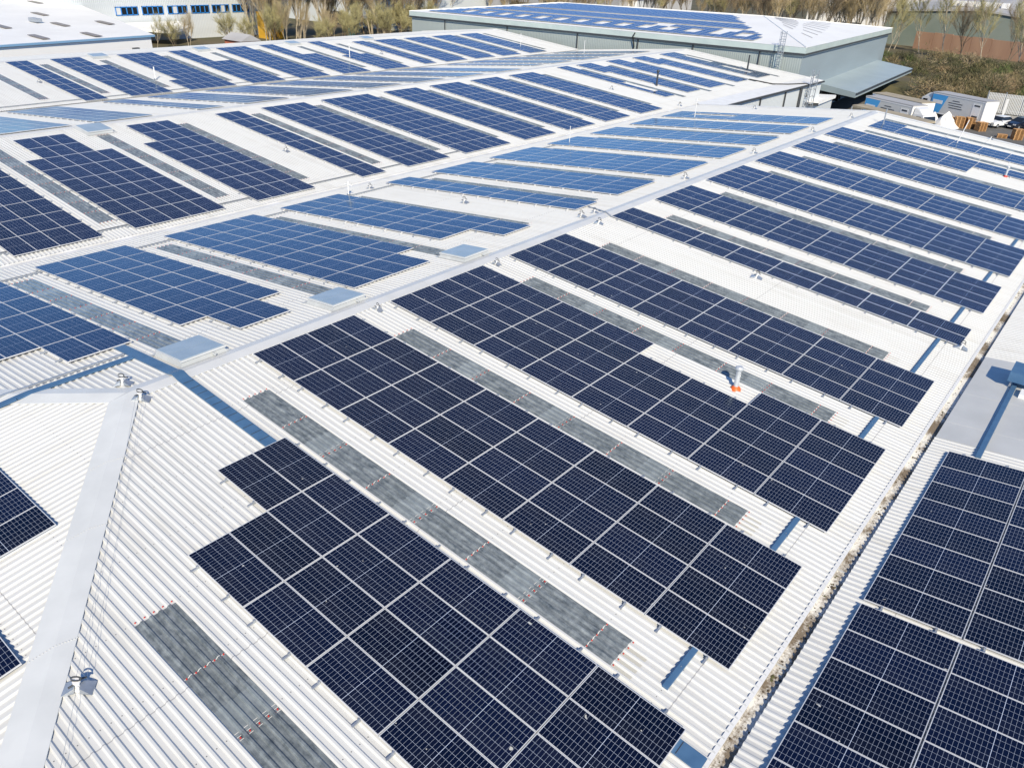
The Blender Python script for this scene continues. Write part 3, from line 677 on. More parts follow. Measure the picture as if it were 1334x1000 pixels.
# pipes and poles
def flue(sl, s, y, h, label, collar, r=.075, lean=(0, 0), name='vent_pipe', cowl=True, mat='pipe', cat='vent pipe'):
    p = W(sl, s, y, .02); b = thing(name, p, label, cat); t = p+Vector((lean[0], lean[1], h))
    m = MB(); m.tube([p, p.lerp(t, .9)], r, 12); m.build('pipe', M[mat], b)
    if cowl: m = MB(); m.tube([p.lerp(t, .86), p.lerp(t, .93), t], [r*1.5, r*1.85, r*1.2], 12); m.build('cowl', M[mat], b)
    if collar: m = MB(); m.tube([p+Vector((0, 0, -.02)), p+Vector((0, 0, .05)), p+Vector((0, 0, .11))], [r*2.3, r*1.9, r*1.25], 12); m.build('collar', M[collar], b)
    return b
flue('S1', 12.4, 15.67, .86, 'grey vent pipe with orange collar in the notched array', 'orange', .085)
flue('S1', 13.3, 58.6, .75, 'small grey vent pipe with red collar among the far arrays', 'red', .07)
def pole(sl, s, y, h, label, r=.045, mat='white', lean=(0, 0), name='roof_pole', cross=False):
    p = W(sl, s, y, .03); b = thing(name, p, label, 'pole'); t = p+Vector((lean[0], lean[1], h))
    m = MB(); m.tube([p, t], r, 8); m.build('shaft', M[mat], b)
    m = MB(); m.tube([p, p+Vector((0, 0, .1))], r*3, 8); m.build('foot', M['galv'], b)
    if cross: m = MB(); m.tube([t-Vector((.3, 0, .1)), t+Vector((.3, 0, -.1))], r, 6); m.tube([t-Vector((0, 0, .1)), t+Vector((0, 0, .12))], r*1.8, 8); m.build('head', M[mat], b)
    return b
pole('T1', 15.8, 22.3, .75, 'short white post beside the first valley', .04, cross=True)
pole('T1', 15.3, 44.4, 1.3, 'thin white pole by the first valley, half way along', .025)
pole('T1', 13.2, 61.5, 1.6, 'white pole with a thin shaft in the farthest blue array', .03, cross=True)
pole('S1', 8.3, 66., 1.9, 'slender leaning white mast on the last array near the far gable', .032, lean=(.35, .2))
pole('S1', 2.2, 66.3, 1.3, 'thin grey braced post beside the ridge near the far gable', .05, 'galv')
flue('S2', 11.9, 75.1, 1.7, 'slim black flue standing in the narrow far array', None, .1, mat='dark', name='flue')
flue('S2', 12.3, 98.6, 2.1, 'slim black flue near the end wall of the middle roof', None, .11, mat='dark', name='flue', cowl=False)
pole('S3', 12.3, 35.2, 1.25, 'white vent post beside the stepped far-left array', .06)
pole('S3', 10.4, 62.7, 1.6, 'white post with a head among the far arrays of the farthest roof', .05, cross=True)
pole('S3', 12.5, 95.5, 1.9, 'thin white pole close to the grey warehouse wall on the farthest roof', .035)
pole('T2', 12, 95, 1.8, 'thin white pole in the valley close to the grey warehouse wall', .035)
m = MB(); pts = [W('S2', 15.5, 92.2, .08), W('S2', 18.5, 92.7, .1), W('S2', 19.6, 95, .1), W('S2', 20.6, 98.5, .1), W('S2', 20.95, 98.6, .1), W('S2', 21.1, 98.6, -1.5)]
m.tube(pts, .08, 6); tag(m.build('cable', M['black']), 'black cable crossing the white eaves to the ladder', 'cable')

# ------------------------------------------------------------------ ground
G0 = -8.
m = MB(); m.quad((-1500, -600, G0), (900, -600, G0), (900, 2200, G0), (-1500, 2200, G0)); tag(m.build('ground', M['ground']), kind='structure')
m = MB(); m.quad((-30, 72, G0+.004), (60, 72, G0+.004), (60, 141, G0+.004), (-30, 141, G0+.004)); tag(m.build('yard', M['asph']), kind='structure')
m = MB(); m.quad((-125, -80, G0+.004), (-92, -80, G0+.004), (-92, 140, G0+.004), (-125, 140, G0+.004)); tag(m.build('road', M['asph']), kind='structure')
m = MB(); m.quad((-1.5, 128, G0+.008), (30, 128, G0+.008), (30, 140.5, G0+.008), (-1.5, 140.5, G0+.008)); tag(m.build('concrete_apron', M['concrete']), kind='structure')

# ------------------------------------------------------------------ grey warehouse with its own solar roof
wh = thing('grey_warehouse', (-60, 130, G0), 'big grey clad warehouse with hipped solar roof behind the factory', 'building')
c0, c1, c2, c3 = Vector((-97.1, 105.8, 1.3)), Vector((-19.9, 105.8, 1.75)), Vector((-24.2, 161, 1.75)), Vector((-100, 158, 1.3))
m = MB(); i_ = [Vector((-96.8, 106.2, 0)), Vector((-20.3, 106.2, 0)), Vector((-24.6, 160.6, 0)), Vector((-99.6, 157.6, 0))]
zt = [1.0, 1.45, 1.45, 1.0]
for k in range(4):
    a, b = i_[k], i_[(k+1) % 4]; za, zb = zt[k], zt[(k+1) % 4]
    m.quad(Vector((a.x, a.y, G0)), Vector((b.x, b.y, G0)), Vector((b.x, b.y, zb)), Vector((a.x, a.y, za)), mi=1 if k == 1 else 0)
m.build('wall', [M['clad'], M['clad2']], wh)
m = MB(); Cx = [c0, c1, c2, c3]
for k in range(4):
    a, b = Cx[k], Cx[(k+1) % 4]; ct = Vector((-60, 132, 0)); ia = a+(ct-a).normalized()*.5; ib = b+(ct-b).normalized()*.5
    m.hexa([a-Vector((0, 0, .75)), b-Vector((0, 0, .75)), ib-Vector((0, 0, .75)), ia-Vector((0, 0, .75))], [a, b, Vector((ib.x, ib.y, b.z)), Vector((ia.x, ia.y, a.z))])
m.build('eaves', M['eaves'], wh)
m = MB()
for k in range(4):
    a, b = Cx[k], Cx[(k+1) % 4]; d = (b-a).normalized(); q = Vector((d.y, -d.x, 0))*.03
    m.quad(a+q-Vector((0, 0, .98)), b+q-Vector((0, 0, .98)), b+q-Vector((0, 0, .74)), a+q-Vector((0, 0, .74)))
m.build('painted_gutter_shadow', M['dark'], wh)  # dark strip modelled in place of the shade below the eaves
RA, RB = Vector((-80, 131, 3.35)), Vector((-37.5, 131.5, 3.75)); dz = Vector((0, 0, .02))
m = MB(); m.add([c0+dz, c1+dz, RB, RA], [(0, 1, 2, 3)]); m.add([c1+dz, c2+dz, RB], [(0, 1, 2)]); m.add([c2+dz, c3+dz, RA, RB], [(0, 1, 2, 3)]); m.add([c3+dz, c0+dz, RA], [(0, 1, 2)])
m.build('roof', M['whiteroof'], wh)
m = MB()
for a, b in ((RA, RB), (RB, c1), (RB, c2), (RA, c0), (RA, c3)): m.tube([a+Vector((0, 0, .03)), b+Vector((0, 0, .05))], .07, 6)
m.build('ridge_cap', M['trim'], wh)
for x in (-88, -73, -58, -46.5, -37): 
    m = MB(); m.tube([Vector((x, 106.08, G0)), Vector((x, 106.08, .7))], .1, 6); m.build('downpipe', M['dark'], wh)
m = MB(); m.tube([Vector((-26.5, 106.08, G0)), Vector((-26.5, 106.08, .8))], .1, 6); m.build('downpipe', M['dark'], wh)
m = MB(); m.box(-24.2, -23.2, 105.95, 106.15, -3, 1.1); m.build('corner_panel', M['eaves'], wh)
m = MB(); pts = [Vector((-46.8, 105.5, 1.5)), Vector((-47.2, 105.6, 1.0)), Vector((-47.0, 105.9, -.5)), Vector((-47.6, 105.9, -2.5))]; m.tube(pts, .1, 6); m.build('wall_cable', M['black'], wh)
m = MB()
for i in range(8):
    for j in range(2):
        t = .1+.1*i; a = c1.lerp(c2, t+.06); inn = RB.lerp(a, .82-.3*j-.04*i); d = (c2-c1).normalized(); e = (RB-a).normalized()*4.
        n = Vector((0, 0, .05)); m = MB(); m.quad(inn+n, inn+d*.35+n, inn+d*.35+e+n, inn+e+n); m.build('rooflight', M['slate'], wh)
# canopy over the loading bays
cv = MB()
xa = lambda y: -20.5-(y-106)*.079
A0, A1 = Vector((xa(117), 117, -3.75)), Vector((xa(157), 157, -3.5)); B0, B1 = Vector((-14.5, 114.2, -4.15)), Vector((-17.5, 155.2, -4.15)); d1 = Vector((0, 0, -.7)); d2 = Vector((0, 0, -.95))
cv.hexa([A0+d2, B0+d1, B1+d1, A1+d2], [A0, B0, B1, A1]); cv.build('canopy', M['canopy'], wh)
m = MB(); m.hexa([B0+Vector((0, 0, -.3)), B1+Vector((0, 0, -.3)), B1+Vector((.16, 0, -.3)), B0+Vector((.16, 0, -.3))], [B0+Vector((0, 0, -.08)), B1+Vector((0, 0, -.08)), B1+Vector((.16, 0, -.08)), B0+Vector((.16, 0, -.08))]); m.build('canopy_gutter', M['dark'], wh)
for k in range(6):
    y = 119+k*6.3; m = MB(); x = xa(y)+.25; m.box(x, x+.5, y-1.7, y+1.7, G0+.9, -4.9); m.box(x, x+1.0, y-2.1, y-1.7, G0+.6, -4.6); m.box(x, x+1.0, y+1.7, y+2.1, G0+.6, -4.6); m.build('dock_door', M['black'], wh)
m = MB(); q = Vector((xa(112.5)+.3, 112.5, -2.6)); m.box(-.1, .5, -.3, .3, 0, .15, 0, Matrix.Translation(q)); m.box(-.1, .05, -.05, .05, -.7, 0, 1, Matrix.Translation(q)); m.build('floodlight', [M['white'], M['dark']], wh)
# solar panels on that roof: rows along the eaves side with regular white gaps
nA = (c1-c0).normalized(); upv = (RB-c1); nrmA = (RA-c0).cross(nA); nrmA = nrmA if nrmA.z > 0 else -nrmA; nrmA.normalize()
slopeA = nrmA.cross(nA).normalized(); slopeA = slopeA if slopeA.z > 0 else -slopeA
NP = 0
for i in range(64):
    for j in range(20):
        u = 1.8+i*1.05; v_ = 1.2+j*1.13
        if v_ > 24: continue
        if u < 3+v_*.70 or u > 74.5-v_*.72-3.4: continue
        if j in (2, 3, 4) and i % 4 < 2 and i > 6: continue
        if j in (5, 6) and 36 < i < 60 and i % 11 in (1, 2, 3): continue
        if j in (7, 12): continue
        p = c0+nA*(u)+slopeA*v_+nrmA*.15
        q = [p+nA*a+slopeA*b for a, b in ((0, 0), (1.02, 0), (1.02, 1.1), (0, 1.1))]
        REST.hexa(q, [x+nrmA*.035 for x in q], 0); e = .012; z = nrmA*.037
        REST.quad(*[p+nA*a+slopeA*b+z for a, b in ((e, e), (1.02-e, e), (1.02-e, 1.1-e), (e, 1.1-e))], mi=1, uv=[(0, 0), (0, .5), (1, .5), (1, 0)])
o = REST.build('distant_solar_panels', [M['alu'], M['cells']])
tag(o, 'mass of distant dark blue solar panels covering the far roofs and the warehouse', 'solar panels', kind='stuff')

# white lean-to between the factory and the warehouse
ln = thing('lean_to', (-17, 102, G0), 'small white flat-roofed lean-to between factory and grey warehouse', 'building')
m = MB(); m.hexa([Vector(p) for p in ((-19.5, 97.5, -4.4), (-14.9, 100.3, -4.4), (-15.4, 108.5, -4.4), (-20.2, 105.7, -4.4))], [Vector(p) for p in ((-19.5, 97.5, -4.0), (-14.9, 100.3, -4.0), (-15.4, 108.5, -4.0), (-20.2, 105.7, -4.0))]); m.build('roof', M['whiteroof'], ln)
m = MB(); m.hexa([Vector(p) for p in ((-19.2, 98.2, G0), (-15.3, 100.6, G0), (-15.7, 108.2, G0), (-20, 105.6, G0))], [Vector(p) for p in ((-19.2, 98.2, -4.4), (-15.3, 100.6, -4.4), (-15.7, 108.2, -4.4), (-20, 105.6, -4.4))]); m.build('wall', M['clad_w'], ln)
m = MB(); m.hexa([Vector(p) for p in ((-19.6, 97.4, -4.5), (-14.8, 100.2, -4.5), (-14.85, 100.35, -4.5), (-19.65, 97.55, -4.5))], [Vector(p) for p in ((-19.6, 97.35, -4.15), (-14.8, 100.15, -4.15), (-14.85, 100.3, -4.15), (-19.65, 97.5, -4.15))]); m.build('gutter', M['dark'], ln)

def ladder(x, y, z0, z1, label, ax):
    b = thing('cage_ladder', (x, y, z0), label, 'ladder', 'galvanised cage ladders'); ax = Vector(ax); sd = Vector((ax.y, -ax.x, 0)); o = Vector((x, y, 0))
    m = MB()
    for q in (-.32, .32): m.tube([o+sd*q+Vector((0, 0, z0)), o+sd*q+Vector((0, 0, z1))], .05, 6)
    m.build('stile', M['galv'], b); m = MB(); k = int((z1-z0)/.32)
    for i in range(k): z = z0+.2+i*.32; m.tube([o+sd*-.32+Vector((0, 0, z)), o+sd*.32+Vector((0, 0, z))], .03, 5)
    m.build('rung', M['galv'], b); m = MB(); z = z0+2.3
    while z < z1+.1:
        m.tube([o+sd*(.4*cos(a))+ax*(.2+.55*sin(a))+Vector((0, 0, z)) for a in [pi*j/10 for j in range(11)]], .035, 5); z += .85
    for a in (.25, .5, .75): m.tube([o+sd*(.4*cos(a*pi))+ax*(.2+.55*sin(a*pi))+Vector((0, 0, zz)) for zz in (z0+2.3, z1)], .03, 5)
    m.build('cage', M['galv'], b)
ladder(-23.2, 105.5, -4, 3.6, 'tall galvanised cage ladder on the grey warehouse wall', (0, -1, 0))
ladder(ex2+.5, 98.2, G0, ez2+1.9, 'galvanised cage ladder at the white eaves end, nearer one', (1, 0, 0))

# ------------------------------------------------------------------ buildings at the upper left
lb = thing('low_white_building', (-140, 20, G0), 'low building with wide white rooflit roof and blue edge line at upper left', 'building')
za = -2.05
F = [Vector((-106, 20, za)), Vector((-103, -60, za)), Vector((-205, -60, .6)), Vector((-205, 82, .6)), Vector((-158, 72.2, -.9)), Vector((-111.5, 62, za))]
m = MB(); m.hexa([p-Vector((0, 0, .35)) for p in F], F); m.build('roof', M['whiteroof'], lb)
m = MB(); G_ = [Vector((p.x*.999-.2 if p.x > -150 else p.x, p.y*.99, 0)) for p in F]; m.hexa([Vector((p.x, p.y, G0)) for p in G_], [Vector((p.x, p.y, f.z-.4)) for p, f in zip(G_, F)]); m.build('wall', M['white'], lb)
m = MB()
for a, b in ((F[1], F[0]), (F[0], F[5])): m.hexa([a+Vector((0, 0, -.3)), b+Vector((0, 0, -.3)), b+Vector((.2, 0, -.3)), a+Vector((.2, 0, -.3))], [a+Vector((0, 0, .0)), b+Vector((0, 0, .0)), b+Vector((.2, 0, .0)), a+Vector((.2, 0, .0))])
m.build('blue_edge', M['paleblue'], lb)
rz = lambda x: za+(-106-x)*.0268
for x, row in ((-114, (14, 21.5, 29, 37, 45.2, 53)), (-128, (20, 28, 36.5, 45.5, 54.5, 62)), (-144, (28, 38, 48, 58)), (-165, (30, 42, 54, 66))):
    for y in row:
        m = MB(); yy = y+(x+114)*-.0; m.hexa([Vector((x+2.6, yy-.55, rz(x+2.6)+.02)), Vector((x+2.6, yy+.55, rz(x+2.6)+.02)), Vector((x-2.6, yy+.55, rz(x-2.6)+.02)), Vector((x-2.6, yy-.55, rz(x-2.6)+.02))],
            [Vector((x+2.6, yy-.55, rz(x+2.6)+.08)), Vector((x+2.6, yy+.55, rz(x+2.6)+.08)), Vector((x-2.6, yy+.55, rz(x-2.6)+.08)), Vector((x-2.6, yy-.55, rz(x-2.6)+.08))]); m.build('rooflight', M['brownlight'], lb)
for y, z in ((45, -4.2), (58.2, -4.0)):
    m = MB(); m.box(-107.6-(y-40)*.2, -106.9-(y-40)*.2, y-.5, y+.5, z-.25, z+.25); m.build('wall_lamp', M['dark'], lb)
m = MB(); m.box(-150, -142, 32.5, 34, rz(-146)+.1, rz(-146)+.8); m.box(-134, -131, 52, 53, rz(-132)+.05, rz(-132)+.6); m.build('roof_plant', M['galv'], lb)

wb = thing('windowed_building', (-170, 95, G0), 'tall pale ribbed building with a row of blue framed windows at upper left', 'building')
m = MB(); m.box(-200, -158, 70.5, 119, G0, 12); m.build('wall', M['clad_w'], wb)
m = MB(); m.box(-200.3, -157.7, 70.2, 119.3, 12, 12.4); m.build('roof', M['whiteroof'], wb)
for k, (a, b_) in enumerate(((78.7, 83.6), (84.5, 89.4), (90.4, 95.1), (96., 100.6), (101.3, 105.8), (106.6, 111.2))):
    z0, z1 = -2.85, -1.15; f = MB(); X0 = -157.99
    f.box(X0, X0+.12, a, b_, z0, z0+.16); f.box(X0, X0+.12, a, b_, z1-.16, z1); f.box(X0, X0+.12, a, a+.16, z0, z1); f.box(X0, X0+.12, b_-.16, b_, z0, z1)
    for q in (.25, .5, .75): y = a+(b_-a)*q; f.box(X0, X0+.12, y-.09, y+.09, z0, z1)
    fo = f.build('window', M['blue'], wb)
    p = MB()
    for q in range(4):
        y0 = a+(b_-a)*q/4+.1; y1 = a+(b_-a)*(q+1)/4-.1; p.box(X0, X0+.04, y0, y1, z0+.1, z1-.1, 1 if (q*3+k*2) % 7 == 0 else 0)
    p.build('pane', [M['pane'], M['vinyl']], fo)
m = MB(); m.hexa([Vector((-157, 74, -5)), Vector((-146, 84, -5.6)), Vector((-152, 92, -5.4)), Vector((-157.5, 92, -5))], [Vector((-157, 74, -4.2)), Vector((-146, 84, -5.1)), Vector((-152, 92, -5.0)), Vector((-157.5, 92, -4.2))]); m.build('porch_roof', M['whiteroof'], wb)
def simple_shed(name, x0, x1, y0, y1, h, label, wall, roof, rise=1.2, ang=0, cat='building'):
    b = thing(name, ((x0+x1)/2, (y0+y1)/2, G0), label, cat); T = Matrix.Translation(WL[b.name]) @ Matrix.Rotation(ang, 4, 'Z'); hx, hy = (x1-x0)/2, (y1-y0)/2
    m = MB(); m.box(-hx, hx, -hy, hy, 0, h, 0, T); m.build('wall', M[wall], b)
    m = MB(); e = .4; m.hexa([T @ Vector(p) for p in ((-hx-e, -hy-e, h), (-hx-e, 0, h+rise), (-hx-e, hy+e, h))], [T @ Vector(p) for p in ((hx+e, -hy-e, h), (hx+e, 0, h+rise), (hx+e, hy+e, h))]); m.build('roof', M[roof], b)
    m = MB(); m.box(-hx*.3, hx*.1, -hy-.06, -hy-.01, 0, min(3.4, h*.7), 0, T); m.build('door', M['dark'], b); return b
simple_shed('brick_outhouse', -133, -127, 88, 92, 2.3, 'small brick outhouse with pale roof near the bare trees at upper left', 'brick', 'slate')
y_ = thing('yellow_container', (-149, 111, G0), 'yellow storage container among bare trees at the upper left', 'container')
m = MB(); m.box(-152, -146.2, 109, 112, G0, G0+5.4); m.build('body', M['yellow'], y_)
m = MB()
for i in range(14): m.box(-146.2, -146.1, 109.1+i*.21, 109.2+i*.21, G0+.1, G0+5.3)
m.box(-152.1, -146, 108.9, 112.1, G0+5.4, G0+5.6); m.build('corrugation', M['yellow'], y_)
for i in range(4):
    m = MB(); q = Vector((-140.2, 128.2, G0+i*1.25)); m.box(-.9, .9, -1.1, 1.1, .1, 1.15, 0, Matrix.Translation(q))
    for k in range(5): m.box(.9, .96, -1.1, 1.1, .15+k*.2, .25+k*.2, 0, Matrix.Translation(q))
    for yy in (-.9, 0, .9): m.box(-.9, .9, yy-.08, yy+.08, 0, .1, 0, Matrix.Translation(q))
    o = m.build('teal_crate', M['teal']); tag(o, ['teal crate, bottom of the stack among the bare trees', 'teal crate, second from bottom of the stack among trees', 'teal crate, third from bottom of the stack among trees', 'teal crate, topmost of the stack among the bare trees'][i], 'crate', 'teal crates in a stack')
simple_shed('pale_warehouse', -196, -150, 150, 190, 13, 'pale distant building seen between tree trunks at top centre left', 'clad_w', 'slate')
simple_shed('pale_tower_building', -86, -52, 284, 310, 17, 'pale facade showing through bare trees at upper right', 'white', 'whiteroof')
simple_shed('dark_shed', -260, -215, 250, 280, 7, 'low grey roofed sheds far behind the warehouse at top centre', 'slate', 'slate', 2.5, .1)
simple_shed('rooflit_shed', -235, -165, 300, 350, 5, 'wide grey shed far behind the warehouse ridge at top', 'slate', 'slate', 4, -.15)
simple_shed('red_roofed_house', -176, -165, 300, 308, 4.5, 'small red roofed house behind the warehouse roof', 'white', 'brick', 3, .2)
simple_shed('long_blue_roofed_shed', -70, 30, 400, 440, 6, 'distant bluish roofed shed at the top right corner', 'slate', 'slate', 4, -.1)
# green shed with shallow white roof, terracotta board wall in front of it
gs = thing('green_shed', (-24, 265, G0), 'dark green sheeted shed with shallow pale roof at upper right', 'building')
T = Matrix.Translation(WL[gs.name]) @ Matrix.Rotation(-.12, 4, 'Z')
m = MB(); m.hexa([T @ Vector(p) for p in ((-27, -12, 0), (-27, -12, 8.5), (-2, -12, 10.2), (26, -12, 7.5), (26, -12, 0))], [T @ Vector(p) for p in ((-27, 20, 0), (-27, 20, 8.5), (-2, 20, 10.2), (26, 20, 7.5), (26, 20, 0))]); m.build('wall', M['shed_g'], gs)
m = MB(); m.hexa([T @ Vector(p) for p in ((-27.5, -12.5, 8.5), (-27.5, -12.5, 9), (-2, -12.5, 10.8), (26.5, -12.5, 8.0), (26.5, -12.5, 7.5), (-2, -12.5, 10.3))], [T @ Vector(p) for p in ((-27.5, 30, 11.5), (-27.5, 30, 12), (-2, 30, 13.8), (26.5, 30, 11), (26.5, 30, 10.5), (-2, 30, 13.3))]); m.build('roof', M['slate'], gs)
m = MB()
for i in range(7): m.box(-12+i*2.2, -10.6+i*2.2, -6, -4, 11, 12.3, 0, T)
m.build('roof_vent', M['white'], gs)
bw = thing('board_wall', (-20, 240, G0), 'long terracotta coloured board wall behind the scrub at upper right', 'wall')
a, b = Vector((-41, 249, G0)), Vector((22, 222, G0)); d = (b-a).normalized(); n = Vector((-d.y, d.x, 0))*.3
for i in range(12):
    p, q = a.lerp(b, i/12), a.lerp(b, (i+1)/12)-d*.1; h = Vector((0, 0, 4.4+.15*(i % 2))); m = MB(); m.hexa([p, q, q+n, p+n], [p+h, q+h, q+n+h, p+n+h]); m.build('board_panel', M['terracotta'], bw)

# ------------------------------------------------------------------ the yard: lorries, cars, pallets, fence
def wheel(parent, T, r=.5, w_=.3):
    m = MB(); m.tube([T @ Vector((0, -w_/2, 0)), T @ Vector((0, -w_/2+.05, 0)), T @ Vector((0, w_/2-.05, 0)), T @ Vector((0, w_/2, 0))], [r*.9, r, r, r*.9], 16); o = m.build('wheel', M['black'], parent)
    m = MB(); m.tube([T @ Vector((0, -w_/2-.02, 0)), T @ Vector((0, w_/2+.02, 0))], r*.55, 10); m.build('rim', M['galv'], o)
def lorry(name, right, left, label, cab=True, tanroof=False, flip=False):
    """box body whose near side runs from left to right (ground points)"""
    d = (right-left).normalized(); L = (right-left).length; T = Matrix(((d.x, -d.y, 0, left.x), (d.y, d.x, 0, left.y), (0, 0, 1, G0), (0, 0, 0, 1)))
    b = thing(name, (left.x, left.y, G0), label, 'lorry')
    m = MB(); m.box(0, L, 0, 2.5, 1.0, 3.75, 0, T); m.build('box_body', M['vinyl'], b)
    m = MB(); m.box(-.04, L+.04, -.04, 2.54, 3.75, 3.86, 0, T); m.build('box_roof', M['tan'] if tanroof else M['slate'], b)
    m = MB(); m.hexa([T @ Vector(p) for p in ((.05, -.012, 1.1), (1.75, -.012, 1.1), (2.75, -.012, 3.68), (.05, -.012, 3.68))], [T @ Vector(p) for p in ((.05, -.004, 1.1), (1.75, -.004, 1.1), (2.75, -.004, 3.68), (.05, -.004, 3.68))]); m.build('blue_panel', M['skyblue'], b)
    m = MB(); m.box(.25, 1.95, -.03, -.016, 2.35, 2.85, 0, T); m.build('white_badge', M['white'], b)
    m = MB()
    for k, (x, w_) in enumerate(((3.6, 1.2), (3.0, 2.4), (3.1, 2.2), (3.2, 2.3))): m.box(x, x+w_, -.02, -.006, 3.05-k*.32, 3.14-k*.32, 0, T)
    m.build('small_lettering', M['dark'], b)
    m = MB(); x = L-1.9; m.box(x, x+1.3, -.03, -.01, 1.35, 3.3, 0, T); m.box(x+.25, x+1.15, -.05, -.03, 1.5, 1.72, 1, T); m.box(x+.25, x+1.15, -.05, -.03, 2.95, 3.15, 1, T); m.build('white_graphic', [M['white'], M['dark']], b)
    m = MB(); m.box(0, L, -.03, .06, 3.6, 3.75, 0, T); m.box(0, L, -.03, .06, 1.0, 1.12, 0, T); m.box(L-.12, L+.02, -.03, 2.5, 1, 3.75, 0, T); m.build('edge_rail', M['white'], b)
    m = MB(); m.box(.2, L-.2, .5, 2.0, .65, 1.0, 0, T); m.box(1.8, L-3.2, .1, .2, .5, .95, 0, T); m.build('chassis', M['dark'], b)
    for x in (L-1.5, L-2.7): 
        for y in (.3, 2.2): wheel(b, T @ Matrix.Translation((x, y, .5)))
    if cab:
        if flip: T = T @ Matrix.Translation((L, 0, 0)) @ Matrix.Scale(-1, 4, (1, 0, 0))
        m = MB(); m.hexa([T @ Vector(p) for p in ((-2.2, .05, .5), (-.25, .05, .5), (-.25, 2.45, .5), (-2.2, 2.45, .5))], [T @ Vector(p) for p in ((-2.2, .05, 1.7), (-.25, .05, 1.7), (-.25, 2.45, 1.7), (-2.2, 2.45, 1.7))])
        m.hexa([T @ Vector(p) for p in ((-2.2, .05, 1.7), (-.25, .05, 1.7), (-.25, 2.45, 1.7), (-2.2, 2.45, 1.7))], [T @ Vector(p) for p in ((-1.85, .12, 2.9), (-.25, .1, 2.95), (-.25, 2.4, 2.95), (-1.85, 2.38, 2.9))])
        m.hexa([T @ Vector(p) for p in ((-1.7, .2, 2.93), (-.25, .15, 2.95), (-.25, 2.35, 2.95), (-1.7, 2.3, 2.93))], [T @ Vector(p) for p in ((-.9, .3, 3.55), (-.25, .25, 3.7), (-.25, 2.25, 3.7), (-.9, 2.2, 3.55))])
        m.build('cab', M['carw'], b)
        m = MB(); m.hexa([T @ Vector(p) for p in ((-1.75, .02, 1.85), (-.8, .02, 1.85), (-.8, .1, 1.85), (-1.75, .1, 1.85))], [T @ Vector(p) for p in ((-1.6, .08, 2.7), (-.8, .08, 2.7), (-.8, .16, 2.7), (-1.6, .16, 2.7))])
        m.hexa([T @ Vector(p) for p in ((-2.2, .2, 1.8), (-2.2, 2.3, 1.8), (-2.12, 2.3, 1.8), (-2.12, .2, 1.8))], [T @ Vector(p) for p in ((-1.92, .25, 2.75), (-1.92, 2.25, 2.75), (-1.84, 2.25, 2.75), (-1.84, .25, 2.75))]); m.build('cab_window', M['pane'], b)
        m = MB(); m.box(-2.0, -1.8, -.2, .02, 1.9, 2.6, 0, T); m.build('mirror', M['dark'], b)
        for y in (.3, 2.2): wheel(b, T @ Matrix.Translation((-1.3, y, .5)))
    return b
lorry('box_lorry', Vector((1.0, 121.9, 0)), Vector((-6.9, 126.2, 0)), 'box lorry with bright blue end panel on its grey side, nearest the cars')
lorry('box_lorry', Vector((-5.3, 108.9, 0)), Vector((-12.6, 112.9, 0)), 'box lorry half hidden by the tan roof, its cab towards the other lorry', flip=True)
lorry('box_lorry', Vector((-5.2, 112.7, 0)), Vector((-12.9, 116.9, 0)), 'box lorry with a dusty tan roof, behind the half hidden one', cab=False, tanroof=True)
fb = thing('dusty_shelter', (-8, 112, G0), 'long low dusty tan roof just beyond the factory gable', 'shelter')
m = MB(); Q = [Vector((-13.2, 109.5, -5.1)), Vector((-2.2, 103.4, -5.1)), Vector((-1.4, 105.2, -5.1)), Vector((-12.4, 111.4, -5.1))]; m.hexa([p-Vector((0, 0, .25)) for p in Q], Q); m.build('roof', M['tan'], fb)
m = MB()
for p in Q: m.tube([Vector((p.x, p.y, G0)), p-Vector((0, 0, .2))], .1, 6)
m.build('post', M['galv'], fb)

